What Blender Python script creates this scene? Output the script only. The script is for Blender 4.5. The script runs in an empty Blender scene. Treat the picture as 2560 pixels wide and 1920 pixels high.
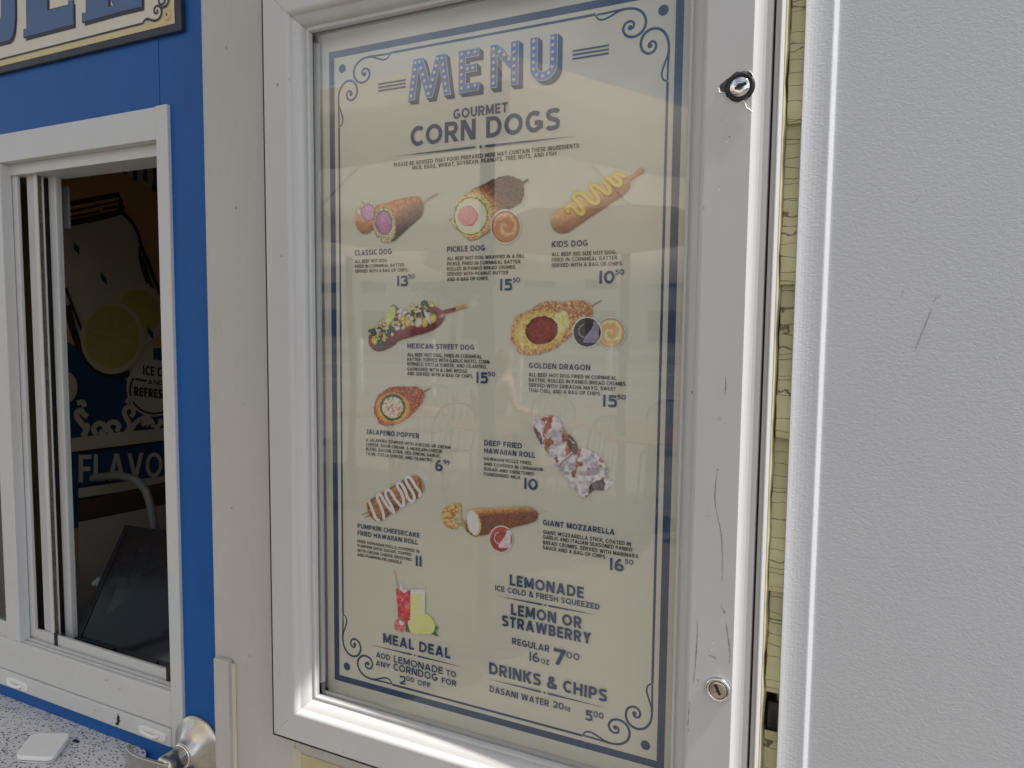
import bpy, bmesh, math, random
import numpy as np
from mathutils import Vector, Matrix
from mathutils.geometry import tessellate_polygon

# ------------------------------------------------------------------ camera, world, sun, exposure
SC = bpy.context.scene
COL = SC.collection
CAMP = np.array([0.70116642, -0.83761796, 1.55364676])
CAMR = np.array([[0.89644393, -0.04290016, 0.44107579],
                 [0.44305193, 0.06507124, -0.89413126],
                 [0.00965703, 0.99695803, 0.07733972]])
FPX = 1855.0
cam = bpy.data.cameras.new('camera')
cam.sensor_width = 36.0
cam.lens = FPX / 2560 * 36.0
cam.clip_start, cam.clip_end = 0.01, 2000
cam_o = bpy.data.objects.new('camera', cam)
COL.objects.link(cam_o)
M = Matrix([list(CAMR[i]) + [CAMP[i]] for i in range(3)] + [[0, 0, 0, 1]])
cam_o.matrix_world = M
SC.camera = cam_o

SUN_DIR = Vector((0.50, -0.024, 0.86)).normalized()      # towards the sun: high, grazing the wall from the right
world = bpy.data.worlds.new('World')
SC.world = world
world.use_nodes = True
nt = world.node_tree
bg = nt.nodes['Background']
sky = nt.nodes.new('ShaderNodeTexSky')
sky.sky_type = 'NISHITA'
sky.sun_disc = False
sky.sun_elevation = math.asin(SUN_DIR.z)
sky.sun_rotation = math.atan2(SUN_DIR.x, SUN_DIR.y)
sky.altitude, sky.air_density, sky.dust_density, sky.ozone_density = 20, 1.0, 1.2, 1.0
hs = nt.nodes.new('ShaderNodeHueSaturation')          # hazy, thinly clouded sky: paler than clear blue
hs.inputs['Saturation'].default_value = 0.6
nt.links.new(sky.outputs[0], hs.inputs['Color'])
tcw = nt.nodes.new('ShaderNodeTexCoord'); cn = nt.nodes.new('ShaderNodeTexNoise')     # drifting white cloud
mpw = nt.nodes.new('ShaderNodeMapping'); mpw.inputs['Scale'].default_value = (1, 1, 2.2); nt.links.new(tcw.outputs['Generated'], mpw.inputs[0])
cn.inputs['Scale'].default_value = 2.6; cn.inputs['Detail'].default_value = 7; cn.inputs['Roughness'].default_value = 0.55
nt.links.new(mpw.outputs[0], cn.inputs['Vector'])
crw = nt.nodes.new('ShaderNodeMapRange'); crw.inputs['From Min'].default_value = 0.42; crw.inputs['From Max'].default_value = 0.68
nt.links.new(cn.outputs['Fac'], crw.inputs['Value'])
hs2 = nt.nodes.new('ShaderNodeHueSaturation'); hs2.inputs['Saturation'].default_value = 0.12; hs2.inputs['Value'].default_value = 2.8
nt.links.new(sky.outputs[0], hs2.inputs['Color'])
mxw = nt.nodes.new('ShaderNodeMix'); mxw.data_type = 'RGBA'
nt.links.new(crw.outputs[0], mxw.inputs['Factor']); nt.links.new(hs.outputs[0], mxw.inputs[6]); nt.links.new(hs2.outputs[0], mxw.inputs[7])
nt.links.new(mxw.outputs[2], bg.inputs[0])
bg.inputs[1].default_value = 0.10
sun = bpy.data.lights.new('sun', 'SUN')
sun.energy, sun.angle, sun.color = 5.0, math.radians(0.53), (1.0, 0.95, 0.87)
sun_o = bpy.data.objects.new('sun', sun)
sun_o.rotation_euler = SUN_DIR.to_track_quat('Z', 'Y').to_euler()
sun_o.location = SUN_DIR * 40
COL.objects.link(sun_o)
SC.view_settings.view_transform = 'Standard'
SC.view_settings.look = 'None'
SC.view_settings.exposure = 0.36
SC.view_settings.gamma = 1.0
SC.render.engine = 'CYCLES'
SC.cycles.max_bounces = 10
SC.cycles.transparent_max_bounces = 16

# ------------------------------------------------------------------ measuring helpers (photo measure -> metres on a plane)
def ray(px, py):
    return CAMR @ np.array([(px - 1280) / FPX, -(py - 960) / FPX, -1.0])
def at(px, py, y=0.0):
    d = ray(px, py); k = (y - CAMP[1]) / d[1]
    return Vector(CAMP + d * k)
def at_x(px, py, x):
    d = ray(px, py); k = (x - CAMP[0]) / d[0]
    return Vector(CAMP + d * k)
def at_z(px, py, z):
    d = ray(px, py); k = (z - CAMP[2]) / d[2]
    return Vector(CAMP + d * k)
def crop(x0, y0, s):
    return lambda x, y: (x0 + x * s, y0 + y * s)
C00, C01, C02 = (crop(0, 640 * j, 640 / 1659) for j in range(3))
C20, C21, C22 = (crop(1280, 640 * j, 640 / 1659) for j in range(3))
C30, C31, C32 = (crop(1920, 640 * j, 640 / 1659) for j in range(3))
Q1 = crop(600, 1550, 400 / 1794)
Q2 = crop(1700, 100, 400 / 1659)
Q3 = crop(1640, 1500, 400 / 1580)

# ------------------------------------------------------------------ materials
def lin(c):
    return tuple(((v / 255) / 12.92 if v / 255 <= 0.04045 else ((v / 255 + 0.055) / 1.055) ** 2.4) for v in c)
def mat(name, color, rough=0.5, metal=0.0, var=0.0, vscale=8.0, bump=0.0, bscale=60.0, bdist=0.002, stretch=(1, 1, 1),
        spec=0.5, dirt=None, dscale=14.0, damt=0.0, coat=0.0):
    m = bpy.data.materials.new(name)
    m.use_nodes = True
    n, l = m.node_tree.nodes, m.node_tree.links
    p = n['Principled BSDF']
    p.inputs['Roughness'].default_value = rough
    p.inputs['Metallic'].default_value = metal
    p.inputs['Specular IOR Level'].default_value = spec
    p.inputs['Coat Weight'].default_value = coat
    tc = n.new('ShaderNodeTexCoord')
    mp = n.new('ShaderNodeMapping')
    mp.inputs['Scale'].default_value = stretch
    l.new(tc.outputs['Object'], mp.inputs[0])
    col = (*color, 1)
    p.inputs['Base Color'].default_value = col
    last = None
    if var > 0:
        nz = n.new('ShaderNodeTexNoise'); nz.inputs['Scale'].default_value = vscale; nz.inputs['Detail'].default_value = 6
        l.new(mp.outputs[0], nz.inputs['Vector'])
        cr = n.new('ShaderNodeValToRGB')
        cr.color_ramp.elements[0].position, cr.color_ramp.elements[1].position = 0.3, 0.7
        cr.color_ramp.elements[0].color = (*[c * (1 - var) for c in color], 1)
        cr.color_ramp.elements[1].color = (*[min(1, c * (1 + var)) for c in color], 1)
        l.new(nz.outputs['Fac'], cr.inputs[0])
        last = cr.outputs[0]
        rr = n.new('ShaderNodeMapRange')
        rr.inputs['To Min'].default_value = max(0.02, rough - 0.08); rr.inputs['To Max'].default_value = min(1, rough + 0.08)
        l.new(nz.outputs['Fac'], rr.inputs['Value']); l.new(rr.outputs[0], p.inputs['Roughness'])
    if dirt is not None:
        nz = n.new('ShaderNodeTexNoise'); nz.inputs['Scale'].default_value = dscale; nz.inputs['Detail'].default_value = 9
        nz.inputs['Roughness'].default_value = 0.65
        l.new(mp.outputs[0], nz.inputs['Vector'])
        mr = n.new('ShaderNodeMapRange'); mr.inputs['From Min'].default_value = 0.52; mr.inputs['From Max'].default_value = 0.78
        mr.inputs['To Max'].default_value = damt
        l.new(nz.outputs['Fac'], mr.inputs['Value'])
        mx = n.new('ShaderNodeMix'); mx.data_type = 'RGBA'
        l.new(mr.outputs[0], mx.inputs['Factor'])
        if last is not None: l.new(last, mx.inputs[6])
        else: mx.inputs[6].default_value = col
        mx.inputs[7].default_value = (*dirt, 1)
        last = mx.outputs[2]
    if last is not None:
        l.new(last, p.inputs['Base Color'])
    if bump > 0:
        nb = n.new('ShaderNodeTexNoise'); nb.inputs['Scale'].default_value = bscale; nb.inputs['Detail'].default_value = 4
        l.new(mp.outputs[0], nb.inputs['Vector'])
        b = n.new('ShaderNodeBump'); b.inputs['Strength'].default_value = bump; b.inputs['Distance'].default_value = bdist
        l.new(nb.outputs['Fac'], b.inputs['Height']); l.new(b.outputs[0], p.inputs['Normal'])
    return m

def glass_mat(name, tint=(1, 1, 1), ior=1.5, boost=1.0):
    m = bpy.data.materials.new(name); m.use_nodes = True
    n, l = m.node_tree.nodes, m.node_tree.links
    n.remove(n['Principled BSDF'])
    out = n['Material Output']
    tr = n.new('ShaderNodeBsdfTransparent'); tr.inputs[0].default_value = (*tint, 1)
    gl = n.new('ShaderNodeBsdfGlossy'); gl.inputs['Roughness'].default_value = 0.022
    fr = n.new('ShaderNodeFresnel'); fr.inputs[0].default_value = ior
    mu = n.new('ShaderNodeMath'); mu.operation = 'MULTIPLY'; mu.inputs[1].default_value = boost; mu.use_clamp = True
    # smudges and dust: slow waviness of the pane
    tc = n.new('ShaderNodeTexCoord'); nz = n.new('ShaderNodeTexNoise'); nz.inputs['Scale'].default_value = 3.0
    l.new(tc.outputs['Object'], nz.inputs['Vector'])
    b = n.new('ShaderNodeBump'); b.inputs['Strength'].default_value = 0.05; b.inputs['Distance'].default_value = 0.02
    l.new(nz.outputs['Fac'], b.inputs['Height']); l.new(b.outputs[0], gl.inputs['Normal'])
    mx = n.new('ShaderNodeMixShader')
    # only the outer face of the pane mirrors, so the straight-through ray meets no false inner reflection
    ge = n.new('ShaderNodeNewGeometry'); iv = n.new('ShaderNodeMath'); iv.operation = 'SUBTRACT'; iv.inputs[0].default_value = 1.0
    l.new(ge.outputs['Backfacing'], iv.inputs[1]); m2 = n.new('ShaderNodeMath'); m2.operation = 'MULTIPLY'
    l.new(fr.outputs[0], mu.inputs[0]); l.new(mu.outputs[0], m2.inputs[0]); l.new(iv.outputs[0], m2.inputs[1]); l.new(m2.outputs[0], mx.inputs[0])
    l.new(tr.outputs[0], mx.inputs[1]); l.new(gl.outputs[0], mx.inputs[2]); l.new(mx.outputs[0], out.inputs[0])
    return m

MT = {}
MT['blue'] = mat('blue_paint', (0.010, 0.096, 0.35), 0.5, spec=0.28, var=0.10, vscale=5, bump=0.35, bscale=120, bdist=0.0006, stretch=(1, 1, 0.25), dirt=(0.02, 0.06, 0.16), dscale=30, damt=0.35)
MT['white'] = mat('white_enamel', (0.60, 0.60, 0.59), 0.38, var=0.03, vscale=6, bump=0.10, bscale=150, bdist=0.0004, dirt=(0.45, 0.43, 0.38), dscale=70, damt=0.15)
MT['wallwhite'] = mat('chalky_white_wall_paint', (0.49, 0.475, 0.45), 0.7, var=0.05, vscale=7, bump=0.25, bscale=260, bdist=0.0006, stretch=(1, 1, 0.35), dirt=(0.36, 0.32, 0.27), dscale=60, damt=0.22)
MT['casewhite'] = mat('white_painted_aluminium', (0.53, 0.53, 0.535), 0.33, var=0.03, vscale=9, bump=0.10, bscale=200, bdist=0.0004, stretch=(1, 1, 0.2), dirt=(0.42, 0.40, 0.38), dscale=90, damt=0.15)
MT['vinyl'] = mat('white_vinyl', (0.58, 0.59, 0.60), 0.42, var=0.03, vscale=5, dirt=(0.40, 0.38, 0.34), dscale=70, damt=0.14)
MT['lilac'] = mat('aged_vinyl', (0.52, 0.50, 0.53), 0.5, var=0.04)
MT['brownpile'] = mat('brown_pile_weatherstrip', (0.16, 0.13, 0.11), 0.95, var=0.4, vscale=200, bump=0.8, bscale=500, bdist=0.002)
MT['black'] = mat('black_rubber', (0.012, 0.012, 0.014), 0.55, var=0.2, vscale=60)
MT['paper'] = mat('cream_poster_sheet', (0.71, 0.69, 0.60), 0.55, var=0.02, vscale=3)
MT['navy'] = mat('navy_print', (0.022, 0.060, 0.160), 0.5)
MT['ink'] = mat('black_print', (0.018, 0.018, 0.024), 0.5)
MT['midblue'] = mat('mid_blue_print', (0.085, 0.20, 0.52), 0.5, var=0.25, vscale=14)
MT['paleblue'] = mat('pale_blue_print', (0.50, 0.58, 0.72), 0.5)
MT['bulb'] = mat('bulb_print', (0.66, 0.60, 0.58), 0.5)
MT['chrome'] = mat('chrome', (0.75, 0.75, 0.76), 0.12, metal=1.0, var=0.1, vscale=80)
MT['brass'] = mat('worn_nickel', (0.55, 0.50, 0.44), 0.25, metal=1.0, var=0.2, vscale=200)
MT['satin'] = mat('satin_steel', (0.48, 0.465, 0.44), 0.28, metal=1.0, var=0.15, vscale=35, bump=0.1, bscale=300, bdist=0.0003)
MT['steelgrey'] = None
MT['goldstrip'] = mat('pale_yellow_sign_paint', (0.62, 0.52, 0.28), 0.5, var=0.04)
MT['signface'] = mat('ivory_sign_face', (0.66, 0.62, 0.54), 0.5, var=0.03)
MT['signblue'] = mat('slate_blue_sign_print', (0.062, 0.125, 0.27), 0.5, var=0.05)
MT['signdark'] = mat('dark_sign_print', (0.022, 0.024, 0.042), 0.5, var=0.2, vscale=30)
MT['yellowpaint'] = mat('old_yellow_paint', (0.50, 0.44, 0.26), 0.65, var=0.06, vscale=20, bump=0.2, bscale=200, bdist=0.0006)
MT['yellowpale'] = mat('pale_old_yellow_paint', (0.56, 0.52, 0.40), 0.65, var=0.05, vscale=20)
MT['scratch'] = mat('bare_scratch', (0.23, 0.23, 0.24), 0.6)
MT['scuff'] = mat('faint_scuff', (0.27, 0.27, 0.28), 0.6)
MT['chipwhite'] = mat('chipped_paint_edge', (0.82, 0.80, 0.76), 0.6)
MT['chipdark'] = mat('bare_pitted_metal', (0.07, 0.068, 0.065), 0.6, var=0.6, vscale=160, bump=0.8, bscale=300, bdist=0.001)
MT['tube'] = mat('milky_lamp_tube', (0.60, 0.62, 0.62), 0.25)
MT['room'] = mat('dim_room_paint', (0.48, 0.40, 0.33), 0.8, var=0.1)
MT['plastic'] = mat('white_plastic', (0.78, 0.78, 0.78), 0.3)
MT['blackgloss'] = mat('black_glass_screen', (0.012, 0.014, 0.022), 0.12, spec=0.9)
MT['blackplastic'] = mat('black_plastic', (0.012, 0.012, 0.016), 0.4)

def panel_mat():
    m = bpy.data.materials.new('grey_textured_powder_coat'); m.use_nodes = True
    n, l = m.node_tree.nodes, m.node_tree.links
    p = n['Principled BSDF']
    p.inputs['Roughness'].default_value = 0.4
    p.inputs['Specular IOR Level'].default_value = 0.6
    tc = n.new('ShaderNodeTexCoord'); mp = n.new('ShaderNodeMapping')
    mp.inputs['Scale'].default_value = (0.75, 1, 1.25)
    mp.inputs['Rotation'].default_value = (0, 0.35, 0)
    l.new(tc.outputs['Object'], mp.inputs[0])
    n1 = n.new('ShaderNodeTexNoise'); n1.inputs['Scale'].default_value = 330; n1.inputs['Detail'].default_value = 3; n1.inputs['Roughness'].default_value = 0.5
    n1.inputs['Distortion'].default_value = 0.8
    l.new(mp.outputs[0], n1.inputs['Vector'])
    b = n.new('ShaderNodeBump'); b.inputs['Strength'].default_value = 0.36; b.inputs['Distance'].default_value = 0.0008
    l.new(n1.outputs['Fac'], b.inputs['Height']); l.new(b.outputs[0], p.inputs['Normal'])
    n2 = n.new('ShaderNodeTexNoise'); n2.inputs['Scale'].default_value = 3.0; n2.inputs['Detail'].default_value = 5
    l.new(tc.outputs['Object'], n2.inputs['Vector'])
    cr = n.new('ShaderNodeValToRGB')
    cr.color_ramp.elements[0].color = (0.47, 0.485, 0.52, 1); cr.color_ramp.elements[1].color = (0.56, 0.575, 0.61, 1)
    l.new(n2.outputs['Fac'], cr.inputs[0]); l.new(cr.outputs[0], p.inputs['Base Color'])
    return m
MT['steelgrey'] = panel_mat()

def speckle_mat():
    m = bpy.data.materials.new('speckled_laminate'); m.use_nodes = True
    n, l = m.node_tree.nodes, m.node_tree.links
    p = n['Principled BSDF']; p.inputs['Roughness'].default_value = 0.35
    tc = n.new('ShaderNodeTexCoord')
    fac = None
    for sc, th, st, rot in ((75, 0.20, (1, 2.0, 1), 0.5), (125, 0.25, (1, 1.7, 1), -0.6), (100, 0.22, (2.2, 1, 1), 0.2)):
        mp = n.new('ShaderNodeMapping'); mp.inputs['Scale'].default_value = st; mp.inputs['Rotation'].default_value = (0, 0, rot)
        l.new(tc.outputs['Object'], mp.inputs[0])
        v = n.new('ShaderNodeTexVoronoi'); v.inputs['Scale'].default_value = sc
        l.new(mp.outputs[0], v.inputs['Vector'])
        nz = n.new('ShaderNodeTexNoise'); nz.inputs['Scale'].default_value = sc * 1.6; l.new(tc.outputs['Object'], nz.inputs['Vector'])
        ad = n.new('ShaderNodeMath'); ad.operation = 'MULTIPLY_ADD'; ad.inputs[1].default_value = 0.28; l.new(nz.outputs['Fac'], ad.inputs[0]); l.new(v.outputs['Distance'], ad.inputs[2])
        lt = n.new('ShaderNodeMath'); lt.operation = 'LESS_THAN'; lt.inputs[1].default_value = th + 0.14; l.new(ad.outputs[0], lt.inputs[0])
        if fac is None: fac = lt.outputs[0]
        else:
            mxm = n.new('ShaderNodeMath'); mxm.operation = 'MAXIMUM'; l.new(fac, mxm.inputs[0]); l.new(lt.outputs[0], mxm.inputs[1]); fac = mxm.outputs[0]
    mx = n.new('ShaderNodeMix'); mx.data_type = 'RGBA'
    mx.inputs[6].default_value = (0.62, 0.62, 0.64, 1); mx.inputs[7].default_value = (0.018, 0.022, 0.035, 1)
    l.new(fac, mx.inputs['Factor']); l.new(mx.outputs[2], p.inputs['Base Color'])
    return m
MT['speckle'] = speckle_mat()

def shingle_mat():
    m = bpy.data.materials.new('cracked_yellow_shingle_paint'); m.use_nodes = True
    n, l = m.node_tree.nodes, m.node_tree.links
    p = n['Principled BSDF']; p.inputs['Roughness'].default_value = 0.65
    tc = n.new('ShaderNodeTexCoord'); mp = n.new('ShaderNodeMapping'); mp.inputs['Scale'].default_value = (0.012, 0.06, 1)
    l.new(tc.outputs['Object'], mp.inputs[0])
    nz0 = n.new('ShaderNodeTexNoise'); nz0.inputs['Scale'].default_value = 60
    l.new(tc.outputs['Object'], nz0.inputs['Vector'])
    va = n.new('ShaderNodeVectorMath'); va.operation = 'MULTIPLY_ADD'; va.inputs[1].default_value = (0.005, 0.005, 0.005)
    l.new(nz0.outputs['Color'], va.inputs[0]); l.new(mp.outputs[0], va.inputs[2])
    v = n.new('ShaderNodeTexVoronoi'); v.feature = 'DISTANCE_TO_EDGE'; v.inputs['Scale'].default_value = 62
    l.new(va.outputs[0], v.inputs['Vector'])
    cr = n.new('ShaderNodeValToRGB')
    cr.color_ramp.elements[0].position, cr.color_ramp.elements[1].position = 0.004, 0.022
    cr.color_ramp.elements[0].color = (0.15, 0.13, 0.075, 1); cr.color_ramp.elements[1].color = (0.56, 0.525, 0.33, 1)
    l.new(v.outputs['Distance'], cr.inputs[0])
    nz = n.new('ShaderNodeTexNoise'); nz.inputs['Scale'].default_value = 30; nz.inputs['Detail'].default_value = 6
    l.new(tc.outputs['Object'], nz.inputs['Vector'])
    mu = n.new('ShaderNodeMix'); mu.data_type = 'RGBA'; mu.blend_type = 'MULTIPLY'; mu.inputs['Factor'].default_value = 1
    c2 = n.new('ShaderNodeValToRGB'); c2.color_ramp.elements[0].color = (0.72, 0.72, 0.68, 1); c2.color_ramp.elements[1].color = (1.1, 1.1, 1.05, 1)
    l.new(nz.outputs['Fac'], c2.inputs[0]); l.new(cr.outputs[0], mu.inputs[6]); l.new(c2.outputs[0], mu.inputs[7])
    l.new(mu.outputs[2], p.inputs['Base Color'])
    b = n.new('ShaderNodeBump'); b.inputs['Strength'].default_value = 0.8; b.inputs['Distance'].default_value = 0.001
    l.new(cr.outputs[0], b.inputs['Height']); l.new(b.outputs[0], p.inputs['Normal'])
    return m
MT['shingle'] = shingle_mat()

def vcol_mat(name):
    m = bpy.data.materials.new(name); m.use_nodes = True
    n, l = m.node_tree.nodes, m.node_tree.links
    p = n['Principled BSDF']; p.inputs['Roughness'].default_value = 0.55
    a = n.new('ShaderNodeAttribute'); a.attribute_name = 'print'
    l.new(a.outputs['Color'], p.inputs['Base Color'])
    return m
MT['print'] = vcol_mat('four_colour_print')

# ------------------------------------------------------------------ object helpers
def link(o, parent=None):
    COL.objects.link(o)
    if parent is not None:
        o.parent = parent
        # part meshes are modelled in world coordinates, so only an Empty carries an offset
        if parent.type == 'EMPTY':
            o.matrix_parent_inverse = Matrix.Translation(-parent.location)
    return o
def tag(o, label=None, cat=None, group=None, kind=None):
    if label: o['label'] = label
    if cat: o['category'] = cat
    if group: o['group'] = group
    if kind: o['kind'] = kind
    return o
def thing(name, loc, label, cat, group=None):
    o = bpy.data.objects.new(name, None)
    o.empty_display_size = 0.05
    o.location = loc
    COL.objects.link(o)
    return tag(o, label, cat, group)

class MB:
    """collects faces, then links ONE mesh object"""
    def __init__(s): s.v, s.f, s.mi, s.sm = [], [], [], []
    def poly(s, pts, mi=0, smooth=False):
        b = len(s.v); s.v += [tuple(p) for p in pts]; s.f.append(tuple(range(b, b + len(pts)))); s.mi.append(mi); s.sm.append(smooth)
    def box(s, x0, x1, y0, y1, z0, z1, mi=0):
        b = len(s.v)
        s.v += [(x, y, z) for z in (z0, z1) for y in (y0, y1) for x in (x0, x1)]
        for f in ((0, 2, 3, 1), (4, 5, 7, 6), (0, 1, 5, 4), (2, 6, 7, 3), (0, 4, 6, 2), (1, 3, 7, 5)):
            s.f.append(tuple(b + i for i in f)); s.mi.append(mi); s.sm.append(False)
    def grid(s, rows, closed=False, mi=0, smooth=True):
        b = len(s.v); n = len(rows[0])
        for r in rows: s.v += [tuple(p) for p in r]
        for i in range(len(rows) - 1):
            for j in range(n if closed else n - 1):
                k = (j + 1) % n
                s.f.append((b + i * n + j, b + i * n + k, b + (i + 1) * n + k, b + (i + 1) * n + j)); s.mi.append(mi); s.sm.append(smooth)
    def tube(s, pts, r, seg=12, mi=0, cap=True):
        pts = [Vector(p) for p in pts]
        rr = r if isinstance(r, (list, tuple)) else [r] * len(pts)
        rows = []; up = None
        for i, p in enumerate(pts):
            t = (pts[min(i + 1, len(pts) - 1)] - pts[max(i - 1, 0)]).normalized()
            if up is None: up = Vector((0, 0, 1)) if abs(t.z) < 0.9 else Vector((1, 0, 0))
            a = t.cross(up).normalized(); up = a.cross(t).normalized()
            rows.append([p + (a * math.cos(2 * math.pi * k / seg) + up * math.sin(2 * math.pi * k / seg)) * rr[i] for k in range(seg)])
        s.grid(rows, True, mi)
        if cap: s.poly(rows[0][::-1], mi); s.poly(rows[-1], mi)
    def lathe(s, c, axis, prof, seg=48, mi=0):
        c, ax = Vector(c), Vector(axis).normalized()
        a = ax.cross(Vector((0, 0, 1)) if abs(ax.z) < 0.9 else Vector((1, 0, 0))).normalized(); u = ax.cross(a)
        rows = [[c + ax * h + (a * math.cos(2 * math.pi * k / seg) + u * math.sin(2 * math.pi * k / seg)) * max(r, 1e-5) for k in range(seg)] for r, h in prof]
        s.grid(rows, True, mi)
    def fill(s, loops, fn, mi=0):
        """planar polygon with holes; loops of 2-D points, fn maps them to 3-D"""
        tri = tessellate_polygon([[Vector((p[0], p[1], 0)) for p in lp] for lp in loops])
        flat = [p for lp in loops for p in lp]
        b = len(s.v); s.v += [tuple(fn(*p)) for p in flat]
        for t in tri:
            s.f.append(tuple(b + i for i in t)); s.mi.append(mi); s.sm.append(False)
    def build(s, name, mats, parent=None, bevel=0.0, seg=2, merge=False, face=None):
        me = bpy.data.meshes.new(name)
        me.from_pydata(s.v, [], s.f)
        for m in (mats if isinstance(mats, (list, tuple)) else [mats]): me.materials.append(m)
        me.polygons.foreach_set('material_index', s.mi); me.polygons.foreach_set('use_smooth', s.sm)
        me.validate()
        bm = bmesh.new(); bm.from_mesh(me)
        if merge: bmesh.ops.remove_doubles(bm, verts=bm.verts, dist=1e-5)
        if face is None: bmesh.ops.recalc_face_normals(bm, faces=bm.faces)
        else:
            bm.normal_update()
            for f in bm.faces:
                if f.normal.dot(face) < 0: f.normal_flip()
        bm.to_mesh(me); bm.free()
        o = bpy.data.objects.new(name, me)
        link(o, parent)
        if bevel > 0:
            md = o.modifiers.new('bevel', 'BEVEL'); md.width = bevel; md.segments = seg; md.limit_method = 'ANGLE'; md.angle_limit = math.radians(40)
            md.harden_normals = False
        return o

def smooth_line(pts, n=8, closed=False):
    P = [np.array(p, float) for p in pts]; out = []
    N = len(P)
    for i in range(N if closed else N - 1):
        if closed: p0, p1, p2, p3 = P[i - 1], P[i], P[(i + 1) % N], P[(i + 2) % N]
        else: p0, p1, p2, p3 = P[max(i - 1, 0)], P[i], P[i + 1], P[min(i + 2, N - 1)]
        for k in range(n):
            t = k / n
            out.append(0.5 * (2 * p1 + (p2 - p0) * t + (2 * p0 - 5 * p1 + 4 * p2 - p3) * t * t + (3 * p1 - p0 - 3 * p2 + p3) * t ** 3))
    if not closed: out.append(P[-1])
    return out
def ribbon2(pts, w):
    """left and right edge of a stroke; w constant or list"""
    P = [np.array(p, float) for p in pts]; N = len(P)
    ww = w if isinstance(w, (list, tuple, np.ndarray)) else [w] * N
    rows = []
    for i in range(N):
        t = P[min(i + 1, N - 1)] - P[max(i - 1, 0)]; t = t / (np.linalg.norm(t) + 1e-12)
        nrm = np.array([-t[1], t[0]]) * ww[i] / 2
        rows.append((P[i] + nrm, P[i] - nrm))
    return rows
FRONT = Vector((0, -1, 0))

# ------------------------------------------------------------------ ground and far surroundings' base
def plane(name, x0, x1, y0, y1, z, m):
    b = MB(); b.poly([(x0, y0, z), (x1, y0, z), (x1, y1, z), (x0, y1, z)])
    return tag(b.build(name, m, face=Vector((0, 0, 1))), kind='structure')
MT['paving'] = mat('worn_plaza_paving', (0.15, 0.135, 0.115), 0.85, var=0.25, vscale=0.8, bump=0.3, bscale=30)
plane('ground', -400, 400, -400, 400, 0.0, MT['paving'])

# ------------------------------------------------------------------ white painted wall
WY = -0.020
ww = thing('white_wall', (0.2, WY, 0), 'white painted plywood wall with grimy brush marks behind the menu case', 'wall')
b = MB()
b.box(-0.2245, -0.060, WY, 0.05, 0.0, 2.9); b.box(-0.060, 0.611, WY, 0.05, 0.0, 0.962); b.box(-0.060, 0.611, WY, 0.05, 2.004, 2.9); b.box(-0.060, 0.5950, 0.008, 0.05, 0.962, 2.004)
b.build('wall_panel', MT['wallwhite'], ww, bevel=0.002)
xs0, zs = at(*C02(1385, 945), -0.03)[0], at(*C02(1430, 955), -0.03)[2]
b = MB(); b.box(xs0, xs0 + 0.0315, WY - 0.012, WY, 0.0, zs)
o = b.build('latch_guard', MT['wallwhite'], ww, bevel=0.003, seg=3); o['label'] = 'raised white strip beside the door lever'
b = MB()
x = xs0 + 0.0315
b.poly([(x, WY - 0.004, 0), (x + 0.005, WY - 0.0006, 0), (x + 0.005, WY - 0.0006, zs - 0.006), (x, WY - 0.004, zs - 0.006)])
b.build('caulk_line', MT['yellowpale'], ww, face=FRONT)
pa, pb = at(*Q1(590, 1415), WY), at(*Q1(690, 1450), WY)
b = MB(); z1 = pa[2] - 0.002
b.poly([(pa[0], WY - 0.0008, 0.55), (pb[0] - 0.0005, WY - 0.0008, 0.55), (pb[0] - 0.0005, WY - 0.0008, z1), (pa[0], WY - 0.0008, z1 + 0.001)])
o = b.build('paint_patch', MT['yellowpale'], ww, face=FRONT); o['label'] = 'narrow pale yellow strip of old paint'
b = MB(); b.poly([(pb[0], WY - 0.0012, 0.55), (0.60, WY - 0.0012, 0.55), (0.60, WY - 0.0012, z1 - 0.004), (pb[0], WY - 0.0012, z1 - 0.004)])
o = b.build('paint_patch', MT['yellowpaint'], ww, face=FRONT); o['label'] = 'broad yellow patch of old paint under the case'

# ------------------------------------------------------------------ blue wall with its door lever
BY = 0.0
JX = (at(415, 263, -0.006)[0] + at(457, 1795, -0.006)[0]) / 2      # right edge of the window frame
WZ0, WZ1 = 0.838, 1.895                          # window frame bottom and top
bw = thing('blue_wall', (-0.6, BY, 0), 'blue painted board wall around the sliding service window', 'wall')
b = MB()
seam = at(397, 154, BY)[0]
b.box(-3.0, seam - 0.0006, BY, BY + 0.05, WZ1 - 0.002, 2.9)
b.box(seam + 0.0006, -0.2245, BY + 0.0004, BY + 0.05, WZ1 - 0.02, 2.9)
b.box(JX - 0.004, -0.2245, BY + 0.0004, BY + 0.05, 0.0, WZ1 - 0.02)
b.box(-3.0, JX - 0.004, BY, BY + 0.05, 0.0, WZ0 + 0.003)
b.build('wall_boards', MT['blue'], bw)
b = MB(); b.box(seam - 0.0006, seam + 0.0006, BY + 0.003, BY + 0.04, WZ1, 2.9)
b.build('board_joint', MT['black'], bw)
b = MB(); b.box(-0.2251, -0.2240, BY + 0.001, BY + 0.05, 0, 2.9); b.build('door_gap', MT['black'], bw)

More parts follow.
